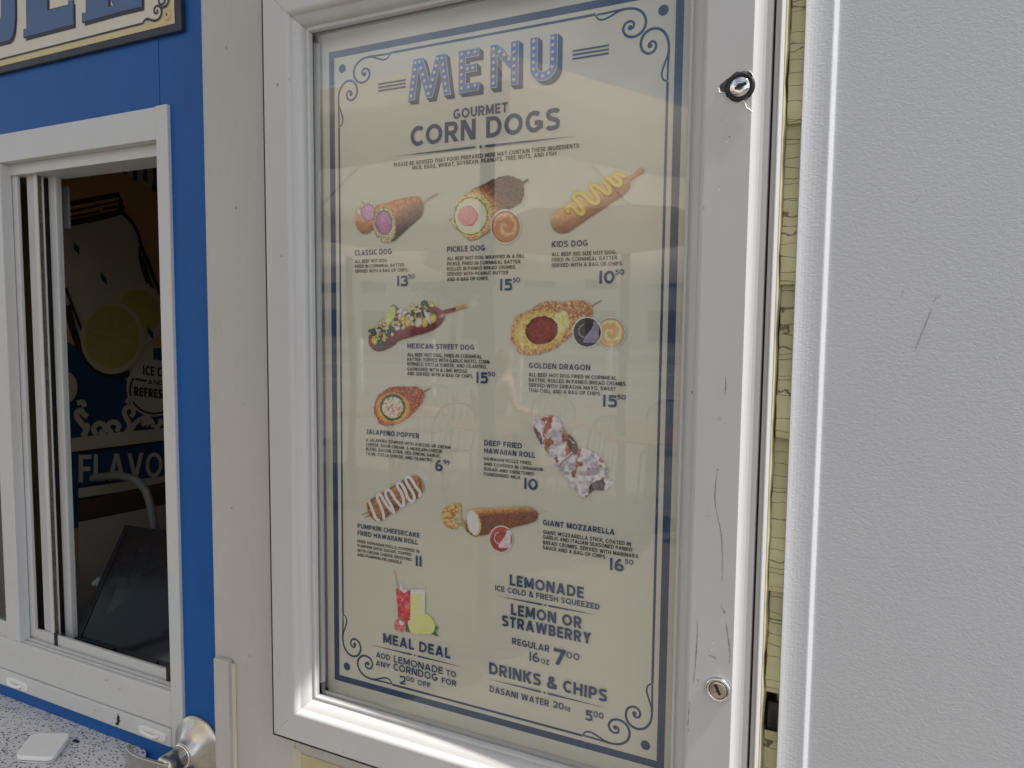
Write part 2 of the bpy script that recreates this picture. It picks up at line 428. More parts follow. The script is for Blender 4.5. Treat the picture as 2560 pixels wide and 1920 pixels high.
# lever
rc = at(*C02(1258, 1535), BY - 0.010)
lv = thing('door_lever', (rc[0], BY, rc[2]), 'satin steel door lever with flared round rose beside the speckled counter', 'door handle')
b = MB()
prof = [(0.0530, 0.000), (0.0530, -0.0025), (0.0520, -0.0045), (0.0490, -0.0070), (0.0445, -0.0098), (0.0385, -0.0135), (0.0325, -0.0178), (0.0272, -0.0225), (0.0232, -0.0275), (0.0208, -0.0320), (0.0200, -0.0335), (0.0170, -0.0340), (0.0, -0.0340)]
b.lathe((rc[0], BY, rc[2]), (0, 1, 0), prof, 64)
b.build('rose', MT['satin'], lv)
b = MB(); b.lathe((rc[0], BY, rc[2]), (0, 1, 0), [(0.0, -0.0338), (0.0192, -0.0338), (0.0196, -0.0350), (0.0192, -0.0362), (0.0172, -0.0368), (0, -0.0368)], 48)
b.build('collar', MT['chrome'], lv)
b = MB(); b.lathe((rc[0], BY, rc[2]), (0, 1, 0), [(0, -0.0368), (0.0168, -0.0370), (0.0168, -0.0640), (0.0160, -0.0705), (0.012, -0.0730), (0, -0.0735)], 48)
b.build('shank', MT['satin'], lv)
zt_ = rc[2] + 0.0110
tp_ = [at_z(280 + .1266 * u, 1760 + .1266 * v, zt_) for u, v in ((940, 1150), (870, 1130), (800, 1108), (690, 1078), (600, 1048), (510, 1014), (430, 972), (372, 935), (328, 892), (303, 855), (292, 826))]
path = smooth_line([(rc[0] + 0.013, tp_[0].y + 0.004), (rc[0] + 0.005, tp_[0].y + 0.0005)] + [(p.x, p.y) for p in tp_] + [(tp_[-1].x - 0.0015, tp_[-1].y + 0.005), (tp_[-1].x + 0.0005, tp_[-1].y + 0.010)], 6)
path = [np.array([p[0] - rc[0], p[1]]) for p in path]
rows = []
N = len(path)
for i, p in enumerate(path):
    t = path[min(i + 1, N - 1)] - path[max(i - 1, 0)]; t /= np.linalg.norm(t); nr = np.array([-t[1], t[0]])
    u = i / (N - 1)
    hh = 0.0190; th = 0.0032 - 0.0006 * u
    if u > 0.92: hh *= 1 - 0.35 * ((u - 0.92) / 0.08) ** 2
    ring = []
    for k in range(20):
        a = 2 * math.pi * k / 20
        cs, sn = math.cos(a), math.sin(a)
        e = 0.35
        du = th * math.copysign(abs(cs) ** e, cs); dv = hh * math.copysign(abs(sn) ** e, sn)
        ring.append((rc[0] + p[0] + nr[0] * du, p[1] + nr[1] * du, zt_ - 0.0190 + dv))
    rows.append(ring)
b = MB(); b.grid(rows, True); b.poly(rows[0]); b.poly(rows[-1])
b.build('grip', MT['satin'], lv, merge=True)
b = MB(); b.lathe((rc[0], tp_[0].y - 0.0032, rc[2] - 0.001), (0, 1, 0), [(0, -0.0022), (0.005, -0.002), (0.0062, 0.0), (0.0062, 0.003)], 24); b.build('screw_cap', MT['chrome'], lv)

# ------------------------------------------------------------------ sign board
SY = -0.008
SG = crop(0, 0, 480 / 2212)
sg = thing('order_sign', (-0.55, SY, 2.0), 'ivory sign board with big slate blue slab letters and pale yellow edge', 'sign')
br = at(*SG(2090, 345), SY); gold = at(*SG(2017, 270), SY); lin_z = at(0, 150, SY)[2]
sx1, sz0 = br[0], br[2]
b = MB(); b.box(-1.75, sx1, SY, BY, sz0, 2.55)
b.build('board', MT['signdark'], sg, bevel=0.0015)
gx1, gz0 = gold[0], gold[2]
b = MB(); b.poly([(-1.735, SY - 0.0006, gz0), (gx1, SY - 0.0006, gz0), (gx1, SY - 0.0006, 2.535), (-1.735, SY - 0.0006, 2.535)])
b.build('yellow_band', MT['goldstrip'], sg, face=FRONT)
def sgp(x, y, k): 
    p = at(*SG(x, y), SY); p.y = SY - k; return p
iz = sgp(0, 690, 0)[2]
ix = sgp(1845, 200, 0)[0]
# ivory face with a scooped corner
cpts = [(-1.72, iz), (sgp(1640, 272, 0)[0], iz)]
for q in ((1720, 255), (1800, 240), (1850, 205), (1868, 140), (1855, 100), (1880, 90), (1930, 60), (1950, 10)):
    p = sgp(*q, 0); cpts.append((p[0], p[2]))
cpts += [(sgp(1950, 0, 0)[0] + 0.002, sgp(1950, 0, 0)[2] + 0.03), (sgp(1950, 0, 0)[0] + 0.002, 2.52), (-1.72, 2.52)]
b = MB(); b.fill([cpts], lambda x, z: (x, SY - 0.0012, z)); b.build('ivory_face', MT['signface'], sg, face=FRONT)
b = MB()
def stroke(b, pts, w, y, fn=lambda p: (p[0], p[1])):
    rows = ribbon2(pts, w)
    for (a0, a1), (c0, c1) in zip(rows[:-1], rows[1:]):
        b.poly([(a0[0], y, a0[1]), (a1[0], y, a1[1]), (c1[0], y, c1[1]), (c0[0], y, c0[1])])
def sgl(pts): return [(sgp(*q, 0)[0], sgp(*q, 0)[2]) for q in pts]
stroke(b, [(-1.72, iz), (sgp(1660, 268, 0)[0], iz)], 0.0028, SY - 0.0016)
stroke(b, smooth_line(sgl([(1660, 262), (1685, 232), (1720, 222), (1760, 238), (1800, 240), (1848, 210), (1870, 150), (1860, 95), (1825, 70), (1790, 100), (1790, 145), (1812, 160), (1828, 140), (1818, 118)])), 0.0034, SY - 0.0019)
stroke(b, smooth_line(sgl([(1700, 238), (1740, 232), (1800, 238)])), 0.0022, SY - 0.0020)
stroke(b, smooth_line(sgl([(1858, 100), (1880, 92), (1925, 70), (1952, 10), (1945, -60), (1900, -90), (1850, -50), (1842, 10), (1860, 60), (1900, 40), (1910, 5), (1885, -10)])), 0.0034, SY - 0.0022)
b.build('corner_scroll', MT['signdark'], sg, face=FRONT)
sp = sgp(1938, 175, 0.0006)
b = MB(); b.lathe((sp[0], SY - 0.0006, sp[2]), (0, 1, 0), [(0.0085, 0), (0.0082, -0.0012), (0.006, -0.0022), (0, -0.0026)], 32); o = b.build('screw', MT['goldstrip'], sg)
b = MB(); b.lathe((sp[0], SY - 0.0030, sp[2]), (0, 1, 0), [(0.0026, 0), (0, -0.0006)], 6); b.build('screw_socket', MT['black'], sg)
# lettering  (lower halves stand in the picture)
letters = {
 'D': [[(-330, 560), (-330, 500), (-290, 490), (-290, -420), (-330, -410), (-330, -520), (60, -590), (140, -560), (180, -480), (188, 0), (190, 200), (178, 350), (155, 430), (120, 468), (0, 500), (-200, 545)],
       [(-150, 300), (-20, 270), (20, 240), (30, 180), (30, -330), (10, -380), (-30, -390), (-150, -370)]],
 'E': [[(290, 435), (290, 345), (325, 335), (312, -560), (290, -556), (290, -640), (860, -740), (860, -480), (790, -466), (790, -560), (560, -520), (560, -330), (700, -355), (700, -390), (770, -405), (770, -190), (700, -178), (700, -225), (560, -200), (560, 128), (800, 72), (800, 25), (858, 10), (862, 285)]],
 'R': [[(966, 262), (964, 160), (1010, 150), (1004, -690), (980, -686), (980, -770), (1480, -860), (1560, -830), (1600, -740), (1600, -420), (1570, -330), (1500, -290), (1600, -120), (1650, -95), (1650, 82), (1400, 140)],
       [(1265, 85), (1325, 70), (1285, -40), (1262, -34)],
       [(1262, -260), (1360, -285), (1390, -320), (1390, -560), (1370, -600), (1262, -590)]]}
for ch, loops in letters.items():
    L3 = [sgl(lp) for lp in loops]
    sh = (0.0046, -0.0066)
    b = MB()
    b.fill([[(p[0] + sh[0], p[1] + sh[1]) for p in lp] for lp in L3[:1]] + [[(p[0] + sh[0], p[1] + sh[1]) for p in lp] for lp in L3[1:]], lambda x, z: (x, SY - 0.0016, z), 0)
    for i, lp in enumerate(L3): stroke(b, lp + lp[:1], 0.0042, SY - 0.0020)
    b.fill(L3, lambda x, z: (x, SY - 0.0024, z), 1)
    b.build('letter', [MT['signdark'], MT['signblue']], sg, face=FRONT)

# ------------------------------------------------------------------ sliding service window
VY = -0.005
WZ1, WZ0 = at(392, 266, VY)[2], at(444, 1872, VY)[2]
sw = thing('service_window', (-0.55, VY, WZ0), 'white framed sliding service window, slid open over the counter', 'window')
LX = -2.0
hz0 = at(390, 349, VY)[2]        # underside of header
tz0 = at(390, 394, 0.02)[2]      # underside of recessed top track
JI = at(*C00(1012, 905), VY)[0]  # inner edge of right jamb
b = MB()
b.box(LX, JI, VY, 0.045, hz0, WZ1); b.build('head_rail', MT['vinyl'], sw, bevel=0.0015)
b = MB(); b.box(JI + 0.0002, JX, VY - 0.001, 0.045, WZ0 - 0.002, WZ1 + 0.0012); b.build('jamb', MT['vinyl'], sw, bevel=0.0015)
b = MB(); b.box(LX, JI, 0.012, 0.075, tz0, hz0 - 0.0002); b.box(LX, JI, 0.006, 0.012, tz0 + 0.021, hz0 - 0.0002); b.build('head_track', MT['vinyl'], sw, bevel=0.001)
szt = at(*C02(1120, 1172), VY)[2]
zmid = at(*C02(1145, 1415), VY)[2]
b = MB()
b.box(LX, JI, VY, 0.045, zmid + 0.0006, szt); b.box(LX, JI, VY - 0.003, 0.045, WZ0, zmid - 0.0006)
b.build('sill', MT['vinyl'], sw, bevel=0.0015)
# bottom track: low ribs and the rail the sashes run on
b = MB()
b.box(LX, JI, 0.002, 0.005, szt, szt + 0.0025); b.box(LX, JI, 0.009, 0.014, szt, szt + 0.0045)
rz0 = at(*C02(1100, 1090), 0.02)[2]; rz1 = at(*C02(1100, 1022), 0.02)[2]
b.box(LX, JI, 0.018, 0.024, szt - 0.001, rz1)
b.build('bottom_track', MT['vinyl'], sw, bevel=0.0008)
b = MB()
for q in ((365, 832), (1093, 1060)):
    p = at(*C02(*q), 0.018); b.box(p[0] - 0.0045, p[0] + 0.0045, 0.0165, 0.0182, p[2] - 0.014, p[2] + 0.014)
b.build('weep_slot', MT['black'], sw)
# mullion
mx1 = at(50, 1612, VY)[0]; mx0 = mx1 - 0.043
b = MB(); b.box(mx0, mx1, VY, 0.016, szt + 0.0003, hz0 - 0.0003); b.build('mullion', MT['vinyl'], sw, bevel=0.0015)
def vband(px0, px1, y0, y1, m, name, parent=sw, bev=0.0012, zt=None, zb=None):
    x0, x1 = at(px0, 1200, y0)[0], at(px1, 1200, y1)[0]        # near left edge, far right edge as seen
    b = MB(); b.box(x0, x1, y0, y1, zb if zb else szt + 0.006, zt if zt else tz0 + 0.002)
    return b.build(name, m, parent, bevel=bev)
vband(58, 81, 0.017, 0.024, MT['vinyl'], 'fixed_stile')
vband(96, 124, 0.026, 0.034, MT['lilac'], 'meeting_stile')
vband(112, 124, 0.0225, 0.0258, MT['vinyl'], 'stile_lip')
vband(122, 132, 0.034, 0.038, MT['brownpile'], 'pile_strip', bev=0)
vband(131, 138, 0.038, 0.041, MT['vinyl'], 'stile_lip')
vband(134, 150, 0.055, 0.058, MT['black'], 'stile_gap', bev=0)
sl = vband(148, 174, 0.050, 0.057, MT['vinyl'], 'sliding_stile', zb=szt + 0.002)
vband(165, 181, 0.0572, 0.064, MT['vinyl'], 'stile_lip', zb=szt + 0.002)
gx0, gx1_ = at(78, 1200, 0.034)[0], at(100, 1200, 0.034)[0]
MT['winglass'] = glass_mat('window_glass', (0.55, 0.62, 0.62), 1.5, 1.6)
b = MB(); b.box(gx0, gx1_, 0.034, 0.038, szt, tz0); b.build('glass_pane', MT['winglass'], sw)
b = MB(); b.box(LX, mx0, 0.006, 0.010, szt, hz0); b.build('glass_pane', MT['winglass'], sw)
b = MB(); b.box(LX, mx0, 0.004, 0.020, szt, szt + 0.028); b.build('lower_sash_rail', MT['vinyl'], sw, bevel=0.001)
M1 = crop(120, 380, 320 / 1659)
p0, p1 = at(*M1(180, 450), 0.088), at(*M1(275, 985), 0.088)
MT['greyplate'] = mat('grey_metal_plate', (0.22, 0.23, 0.25), 0.5)
b = MB(); b.box(p0[0], p1[0], 0.088, 0.092, p1[2], p0[2]); b.build('latch_plate', MT['greyplate'], sw, bevel=0.001)
# two moulded pulls on the sill
for cx, cy in ((115, 1115), (992, 1433)):
    p = at(*C02(cx, cy), VY - 0.003)
    s = 1.0
    b = MB()
    hw, hh = 0.033, 0.0085
    out = []
    for k in range(32):
        a = 2 * math.pi * k / 32; e = 0.35
        out.append((p[0] + hw * math.copysign(abs(math.cos(a)) ** e, math.cos(a)), p[2] + hh * math.copysign(abs(math.sin(a)) ** e, math.sin(a))))
    yb, yf = VY - 0.003, VY - 0.0062
    rows = [[(q[0], yb, q[1]) for q in out], [(q[0], yf + 0.001, q[1]) for q in out], [(p[0] + (q[0] - p[0]) * 0.97, yf, p[2] + (q[1] - p[2]) * 0.9) for q in out]]
    b.grid(rows, True, smooth=False); b.poly(rows[-1])
    b.tube(smooth_line([(p[0] - 0.020, yf, p[2]), (p[0] - 0.014, yf - 0.004, p[2]), (p[0] + 0.008, yf - 0.0055, p[2]), (p[0] + 0.017, yf, p[2])], 5), 0.0032, 10)
    pull = b.build('sill_pull', MT['plastic'], sw)
    b = MB(); b.box(p[0] - 0.018, p[0] + 0.014, yf - 0.0004, yf, p[2] - 0.0058, p[2] - 0.0036); b.build('pull_slot', MT['chipdark'], pull)
# black smear on the sill
b = MB()
pp = [(764, 1300), (768, 1318), (776, 1326), (774, 1342), (782, 1352), (774, 1362), (770, 1380), (758, 1382), (748, 1374), (752, 1364), (760, 1360), (756, 1340), (760, 1326)]
b.fill([[(at(*C02(*q), VY - 0.0032)[0], at(*C02(*q), VY - 0.0032)[2]) for q in pp]], lambda x, z: (x, VY - 0.0036, z))
o = b.build('tar_smear', MT['black'], sw, face=FRONT)

# ------------------------------------------------------------------ counter, card reader, scrap
cz = at(0, 1734, 0.0)[2]
cpx = at_z(*C02(990, 1560), cz)
cx1 = cpx[0] + 0.002
pts = [(-2.2, -0.0006), (cx1 - 0.03, -0.0006)]
for k in range(9):
    a = math.pi / 2 - k * math.pi / 16
    pts.append((cx1 - 0.03 + 0.03 * math.cos(a), -0.0306 + 0.03 * math.sin(a)))
pts += [(cx1, -0.34), (cx1 - 0.02, -0.36), (-2.2, -0.36)]
b = MB()
top = [(x, y, cz) for x, y in pts]; bot = [(x, y, cz - 0.032) for x, y in pts]
b.poly(top); b.poly(bot[::-1])
b.grid([top, bot], True, smooth=False)
tag(b.build('counter', MT['speckle'], bevel=0.0015), 'white counter top speckled with black flecks below the service window', 'counter')
q = [at_z(*C02(*c), cz + 0.013) for c in ((90, 1580), (205, 1432), (468, 1428), (345, 1592))]
cr = thing('card_reader', ((q[0] + q[2]) / 2 - Vector((0, 0, 0.013))), 'small square white card reader lying on the speckled counter', 'card reader')
cen = sum(q, Vector()) / 4
def rquad(q, z, f, n=6, rad=0.22):
    out = []
    for i in range(4):
        p, a, c = q[i], q[i - 1], q[(i + 1) % 4]
        s0, s1 = p.lerp(a, rad), p.lerp(c, rad)
        for k in range(n + 1):
            t = k / n
            v = s0.lerp(p, t).lerp(p.lerp(s1, t), t)
            v = cen + (v - cen) * f
            out.append((v.x, v.y, z))
    return out
def rounded(b, zs_, smooth=True):
    rows = [rquad(q, z, f) for z, f in zs_]
    b.grid(rows, True, smooth=smooth); b.poly(rows[0]); b.poly(rows[-1])
b = MB(); rounded(b, [(cz + 0.0003, 0.93), (cz + 0.002, 0.985), (cz + 0.0045, 1.0)]); b.build('base', MT['plastic'], cr)
b = MB(); rounded(b, [(cz + 0.0045, 0.965), (cz + 0.0062, 0.965)]); b.build('card_slot', MT['chipdark'], cr)
b = MB(); rounded(b, [(cz + 0.0062, 1.0), (cz + 0.0105, 1.0), (cz + 0.0125, 0.985), (cz + 0.0131, 0.95)]); b.build('cover', MT['plastic'], cr)
b = MB()
MT['palegrey'] = mat('pale_grey_print', (0.60, 0.60, 0.61), 0.4)
for r0, r1, a0, a1 in ((0.0022, 0.0028, -60, 60), (0.0036, 0.0042, -60, 60), (0.0009, 0.0014, -60, 60)):
    arc0 = [(cen.x + r0 * math.cos(math.radians(a)), cen.y + r0 * math.sin(math.radians(a)), cz + 0.01325) for a in range(a0, a1 + 1, 15)]
    arc1 = [(cen.x + r1 * math.cos(math.radians(a)), cen.y + r1 * math.sin(math.radians(a)), cz + 0.01325) for a in range(a0, a1 + 1, 15)]
    b.grid([arc0, arc1], smooth=False)
b.build('contactless_mark', MT['palegrey'], cr, face=Vector((0, 0, 1)))
p = at_z(*C02(495, 1482), cz + 0.002)
b = MB(); random.seed(4)
rows = []
for i in range(5):
    t = i / 4 - 0.5
    rows.append([(p.x + t * 0.016 + random.uniform(-.001, .001), p.y + s * 0.0035 * (1 - abs(t)) + random.uniform(-.001, .001), cz + 0.0008 + 0.002 * random.random()) for s in (-1, 0, 1)])
b.grid(rows)
tag(b.build('dead_leaf', MT['black']), 'curled black scrap of leaf on the counter beside the card reader', 'leaf')

# ------------------------------------------------------------------ interior behind the window
IX = -1.25
it = MB()
it.poly([(IX - 0.02, 0.06, 0), (IX - 0.02, 3.0, 0), (IX - 0.02, 3.0, 2.6), (IX - 0.02, 0.06, 2.6)])
tag(it.build('interior_side_wall', MT['room'], face=Vector((1, 0, 0))), kind='structure')
it = MB(); it.poly([(IX - 2.2, 3.0, 0), (1.2, 3.0, 0), (1.2, 3.0, 2.6), (IX - 2.2, 3.0, 2.6)])
tag(it.build('interior_back_wall', MT['room'], face=Vector((0, -1, 0))), kind='structure')
it = MB(); it.poly([(IX - 2.2, 0.051, 2.6), (1.2, 0.051, 2.6), (1.2, 3.0, 2.6), (IX - 2.2, 3.0, 2.6)])
tag(it.build('interior_ceiling', MT['room'], face=Vector((0, 0, -1))), kind='structure')
it = MB(); it.poly([(IX - 2.2, 0.051, 0.05), (1.2, 0.051, 0.05), (1.2, 3.0, 0.05), (IX - 2.2, 3.0, 0.05)])
tag(it.build('interior_floor', MT['room'], face=Vector((0, 0, 1))), kind='structure')
it = MB(); it.poly([(1.2, 0.051, 0), (1.2, 3.0, 0), (1.2, 3.0, 2.6), (1.2, 0.051, 2.6)])
tag(it.build('interior_end_wall', MT['room'], face=Vector((-1, 0, 0))), kind='structure')

M2 = crop(120, 860, 320 / 1397)
M3 = crop(160, 1200, 300 / 995)
mu = thing('mural', (IX, 0.8, 1.5), 'dim wall mural of a lemonade jar with ornate lettering inside the booth', 'mural')
MUK = [0]
def mpt(fn, x, y):
    p = at_x(*fn(x, y), IX); return (p.y, p.z)
def mfill(name, loops, m, fn=None):
    MUK[0] += 1; k = MUK[0] * 0.0005
    b = MB(); b.fill([[mpt(fn, *p) for p in lp] if fn else lp for lp in loops], lambda y, z: (IX + k, y, z))
    return b.build(name, m, mu, face=Vector((1, 0, 0)))
def mstroke(name, lines, m, fn):
    for pts, w in lines:
        MUK[0] += 1; k = MUK[0] * 0.0005
        b = MB()
        P = [mpt(fn, *p) for p in pts]
        for (a0, a1), (c0, c1) in zip(*(lambda r: (r[:-1], r[1:]))(ribbon2(P, w))):
            b.poly([(IX + k, a0[0], a0[1]), (IX + k, a1[0], a1[1]), (IX + k, c1[0], c1[1]), (IX + k, c0[0], c0[1])])
        b.build(name, m, mu, face=Vector((1, 0, 0)))
MT['amber'] = mat('amber_mural_paint', (0.60, 0.30, 0.12), 0.7, var=0.08)
MT['mcream'] = mat('cream_mural_paint', (0.52, 0.42, 0.31), 0.7, var=0.06)
MT['mblue'] = mat('deep_blue_mural_paint', (0.018, 0.045, 0.115), 0.7, var=0.1)
MT['mdark'] = mat('dark_mural_line', (0.03, 0.015, 0.015), 0.7)
MT['mlemon'] = mat('lemon_mural_paint', (0.42, 0.32, 0.08), 0.7, var=0.08)
MT['mrind'] = mat('rind_mural_paint', (0.52, 0.41, 0.25), 0.7)
MT['wood'] = mat('brown_wood', (0.10, 0.055, 0.04), 0.6, var=0.2, vscale=20, stretch=(1, 0.1, 1))
mfill('amber_ground', [[(0.08, 0.9), (2.9, 0.9), (2.9, 2.55), (0.08, 2.55)]], MT['amber'])
def mb(*px):     # a wall point from photo pixels
    p = at_x(*px, IX); return (p.y, p.z)
mfill('blue_ground', [[mb(130, 838), mb(200, 870), mb(460, 870), mb(460, 1320), mb(130, 1320)]], MT['mblue'])
mfill('jar_glass', [[(285, 945), (500, 900), (900, 820), (960, 820), (1060, 930), (1140, 1050), (1190, 1220), (1360, 1659), (1360, 3300), (1000, 2950), (560, 2650), (300, 2350), (150, 1800), (150, 960)]], MT['mcream'], M1)
mstroke('jar_line', [([(280, 672), (600, 610), (910, 552), (940, 630), (930, 690)], 0.013), ([(280, 775), (600, 705), (920, 635)], 0.006), ([(280, 848), (660, 770)], 0.006), ([(700, 742), (960, 700)], 0.008),
                     ([(280, 925), (600, 855), (960, 770)], 0.016), ([(500, 918), (900, 815)], 0.005), (smooth_line([(955, 790), (1080, 920), (1150, 1060), (1190, 1200), (1270, 1420), (1380, 1700)]), 0.011),
                     (smooth_line([(1175, 1230), (1180, 1400), (1250, 1640), (1290, 1700)]), 0.009)], MT['mdark'], M1)
mfill('jar_knot', [[(900, 720), (985, 695), (965, 770), (960, 815), (905, 815), (870, 790)]], MT['mdark'], M1)
mstroke('jar_line', [(smooth_line([(905, 0), (960, 160), (1030, 380), (1060, 480)]), 0.011), (smooth_line([(940, 0), (1000, 170), (1050, 320)]), 0.008), (smooth_line([(415, 205), (470, 360), (560, 575)]), 0.008),
                     (smooth_line([(420, 320), (470, 500), (520, 620), (620, 730), (740, 775), (830, 760)]), 0.02)], MT['mdark'], C01)
def mell(name, m, fn, cx, cy, rx, ry, n=48):
    return mfill(name, [[(cx + rx * math.cos(2 * math.pi * k / n), cy + ry * math.sin(2 * math.pi * k / n)) for k in range(n)]], m, fn)
mell('lemon_rind', MT['mrind'], C01, 890, 380, 170, 200)
mell('lemon_flesh', MT['mlemon'], C01, 880, 380, 140, 160)
mell('lemon_rind', MT['mrind'], C01, 712, 530, 205, 235)
mell('lemon_flesh', MT['mlemon'], C01, 712, 525, 178, 202)
mstroke('lemon_membrane', [([(712 + 20 * math.cos(a), 525 + 20 * math.sin(a)), (712 + 172 * math.cos(a), 525 + 196 * math.sin(a))], 0.002) for a in [k * math.pi / 4 + 0.3 for k in range(8)]], MT['mrind'], C01)
for cx, cy in ((475, 1610), (650, 145), (952, 495)):
    fn = C00 if cy > 1500 else C01
    mfill('straw_stripe', [[(cx - 20, cy - 40), (cx + 18, cy), (cx + 18, cy + 45), (cx - 18, cy + 5)]], MT['mblue'], fn)
# awning stripes top right
mfill('awning', [[(760, 170), (1420, 560), (1660, 640), (1660, 20), (1000, 20)]], MT['mcream'], M1)
for lp in ([(890, 155), (960, 190), (975, 290), (950, 300), (900, 250)], [(1030, 120), (1095, 130), (1110, 330), (1090, 395), (1050, 350), (1040, 230)], [(1170, 115), (1230, 115), (1225, 220), (1240, 400), (1180, 370), (1185, 240)], [(1290, 110), (1345, 110), (1350, 530), (1290, 510), (1315, 330)]):
    mfill('awning_stripe', [lp], MT['mblue'], M1)
# badge
mell('badge', MT['mcream'], M2, 1110, 480, 300, 310)
mstroke('badge_ring', [([(1110 + 262 * math.cos(a), 500 + 255 * math.sin(a)) for a in [math.radians(t) for t in range(-5, 216, 6)]], 0.006)], MT['mdark'], M2)
mell('badge', MT['mcream'], M2, 150, 470, 120, 170)

# ------------------------------------------------------------------ stroke lettering (own geometric capitals)
class Glyphs:
    W = {'A': .80, 'B': .66, 'C': .68, 'D': .74, 'E': .56, 'F': .54, 'G': .80, 'H': .72, 'I': .0, 'J': .48, 'K': .70, 'L': .52, 'M': .86, 'N': .74, 'O': .86, 'P': .64, 'Q': .86, 'R': .68,
         'S': .62, 'T': .62, 'U': .70, 'V': .78, 'W': 1.10, 'X': .74, 'Y': .74, 'Z': .64, '0': .74, '1': .0, '2': .60, '3': .60, '4': .70, '5': .60, '6': .66, '7': .60, '8': .64, '9': .66,
         '&': .74, ' ': .26, '.': .0, ',': .0, ':': .0, '-': .36, '~': .74}
    @staticmethod
    def strokes(ch, w, t):
        h = t / 2
        V = lambda x, y0=0, y1=1: ('r', x - h, x + h, y0, y1)
        H = lambda y, x0, x1: ('r', x0, x1, y - h, y + h)
        D = lambda x0, y0, x1, y1, k=1.08: ('d', x0, y0, x1, y1, k)
        def A(cx, cy, rx, ry, a0, a1, n=18): return ('l', [(cx + rx * math.cos(math.radians(a0 + (a1 - a0) * i / n)), cy + ry * math.sin(math.radians(a0 + (a1 - a0) * i / n))) for i in range(n + 1)])
        rx, ry = w / 2 - h, .5 - h
        if ch == 'A': return [D(h * 1.1, 0, w / 2, 1), D(w - h * 1.1, 0, w / 2, 1), H(.27, w * .22, w * .78)]
        if ch == 'B': return [V(h), H(1 - h, h, w * .55), H(.52, h, w * .58), H(h, h, w * .58), A(w * .55, .76 - h / 2 + .005, w * .40 - h, .24 - h / 2 - .0, 90, -90), A(w * .58, .26, w * .42 - h, .26 - h + h * .0, 90, -90)]
        if ch == 'C':
            r_ = (w - 1.55 * h) / 1.66
            return [A(h + r_, .5, r_, ry, 48, 312, 28)]
        if ch == 'G': return [A(w / 2, .5, rx, ry, 48, 320, 28), ('r', w - t, w, .14, .5), H(.5 - h * .6, w * .52, w - h)]
        if ch == 'D': return [V(h), H(1 - h, h, w * .45), H(h, h, w * .45), A(w * .45, .5, w * .55 - h, ry, 90, -90, 24)]
        if ch == 'E': return [V(h), H(1 - h, h, w), H(.51, h, w * .92), H(h, h, w)]
        if ch == 'F': return [V(h), H(1 - h, h, w), H(.48, h, w * .9)]
        if ch == 'H': return [V(h), V(w - h), H(.51, h, w - h)]
        if ch in 'I1': return [V(w / 2)]
        if ch == 'J': return [V(w - h, .3, 1), A(w - h - (w - t) / 2, .3, (w - t) / 2, .3 - h, 0, -150)]
        if ch == 'K': return [V(h), D(t * .9, .40, w - h * 1.2, 1, 1.25), D(w * .42, .52, w - h * 1.1, 0, 1.25)]
        if ch == 'L': return [V(h), H(h, h, w)]
        if ch == 'M': return [V(h), V(w - h), D(h * 1.1, 1, w / 2, .12, 1.15), D(w - h * 1.1, 1, w / 2, .12, 1.15)]
        if ch in 'N~':
            r = [V(h), V(w - h), D(h * 1.2, 1, w - h * 1.2, 0, 1.3)]
            if ch == '~': r.append(('l', [(w * .15, 1.14), (w * .35, 1.24), (w * .6, 1.14), (w * .85, 1.22)]))
            return r
        if ch in 'O0': return [A(w / 2, .5, rx, ry, 0, 360, 36)]
        if ch == 'Q': return [A(w / 2, .5, rx, ry, 0, 360, 36), D(w * .56, .26, w * .92, -.06, 1.2)]
        if ch == 'P': return [V(h), H(1 - h, h, w * .55), H(.42, h, w * .55), A(w * .55, .71 - h / 2, w * .45 - h, .29 - h / 2, 90, -90)]
        if ch == 'R': return [V(h), H(1 - h, h, w * .55), H(.45, h, w * .55), A(w * .55, .725 - h / 2, w * .43 - h, .275 - h / 2, 90, -90), D(w * .48, .46, w - h * 1.1, 0, 1.1)]
        if ch == 'S': return [('l', smooth_line([(w * .93 - h * .4, .80), (w * .75, .95 - h * .55), (w * .48, 1 - h), (w * .18 + h * .3, .90 - h * .4), (h, .74), (w * .2 + h * .3, .58), (w * .52, .50), (w * .80, .42), (w - h, .27), (w * .82 - h * .3, .10 + h * .4), (w * .5, h), (w * .22, .05 + h * .55), (w * .05 + h * .4, .19)], 4))]
        if ch == 'T': return [V(w / 2), H(1 - h, 0, w)]
        if ch == 'U': return [V(h, .38, 1), V(w - h, .38, 1), A(w / 2, .38, rx, .38 - h, 180, 360, 20)]
        if ch == 'V': return [D(h * 1.1, 1, w / 2, 0), D(w - h * 1.1, 1, w / 2, 0)]
        if ch == 'W': return [D(h * 1.1, 1, w * .28, 0), D(w / 2, 1, w * .28, 0), D(w / 2, 1, w * .72, 0), D(w - h * 1.1, 1, w * .72, 0)]
        if ch == 'X': return [D(h * 1.2, 1, w - h * 1.2, 0, 1.2), D(h * 1.2, 0, w - h * 1.2, 1, 1.2)]
        if ch == 'Y': return [D(h * 1.2, 1, w / 2, .42, 1.2), D(w - h * 1.2, 1, w / 2, .42, 1.2), V(w / 2, 0, .46)]
        if ch == 'Z': return [H(1 - h, w * .02, w), H(h, 0, w), D(h * 1.5, h, w - h * 1.5, 1 - h, 1.25)]
        if ch == '2': return [('l', smooth_line([(h * .9, .72), (w * .18, .90 - h * .4), (w * .5, 1 - h), (w * .82 - h * .2, .90 - h * .4), (w - h, .70), (w * .84, .50), (w * .5, .28), (w * .16 + h * .3, h * 1.2)], 5)), H(h, 0, w)]
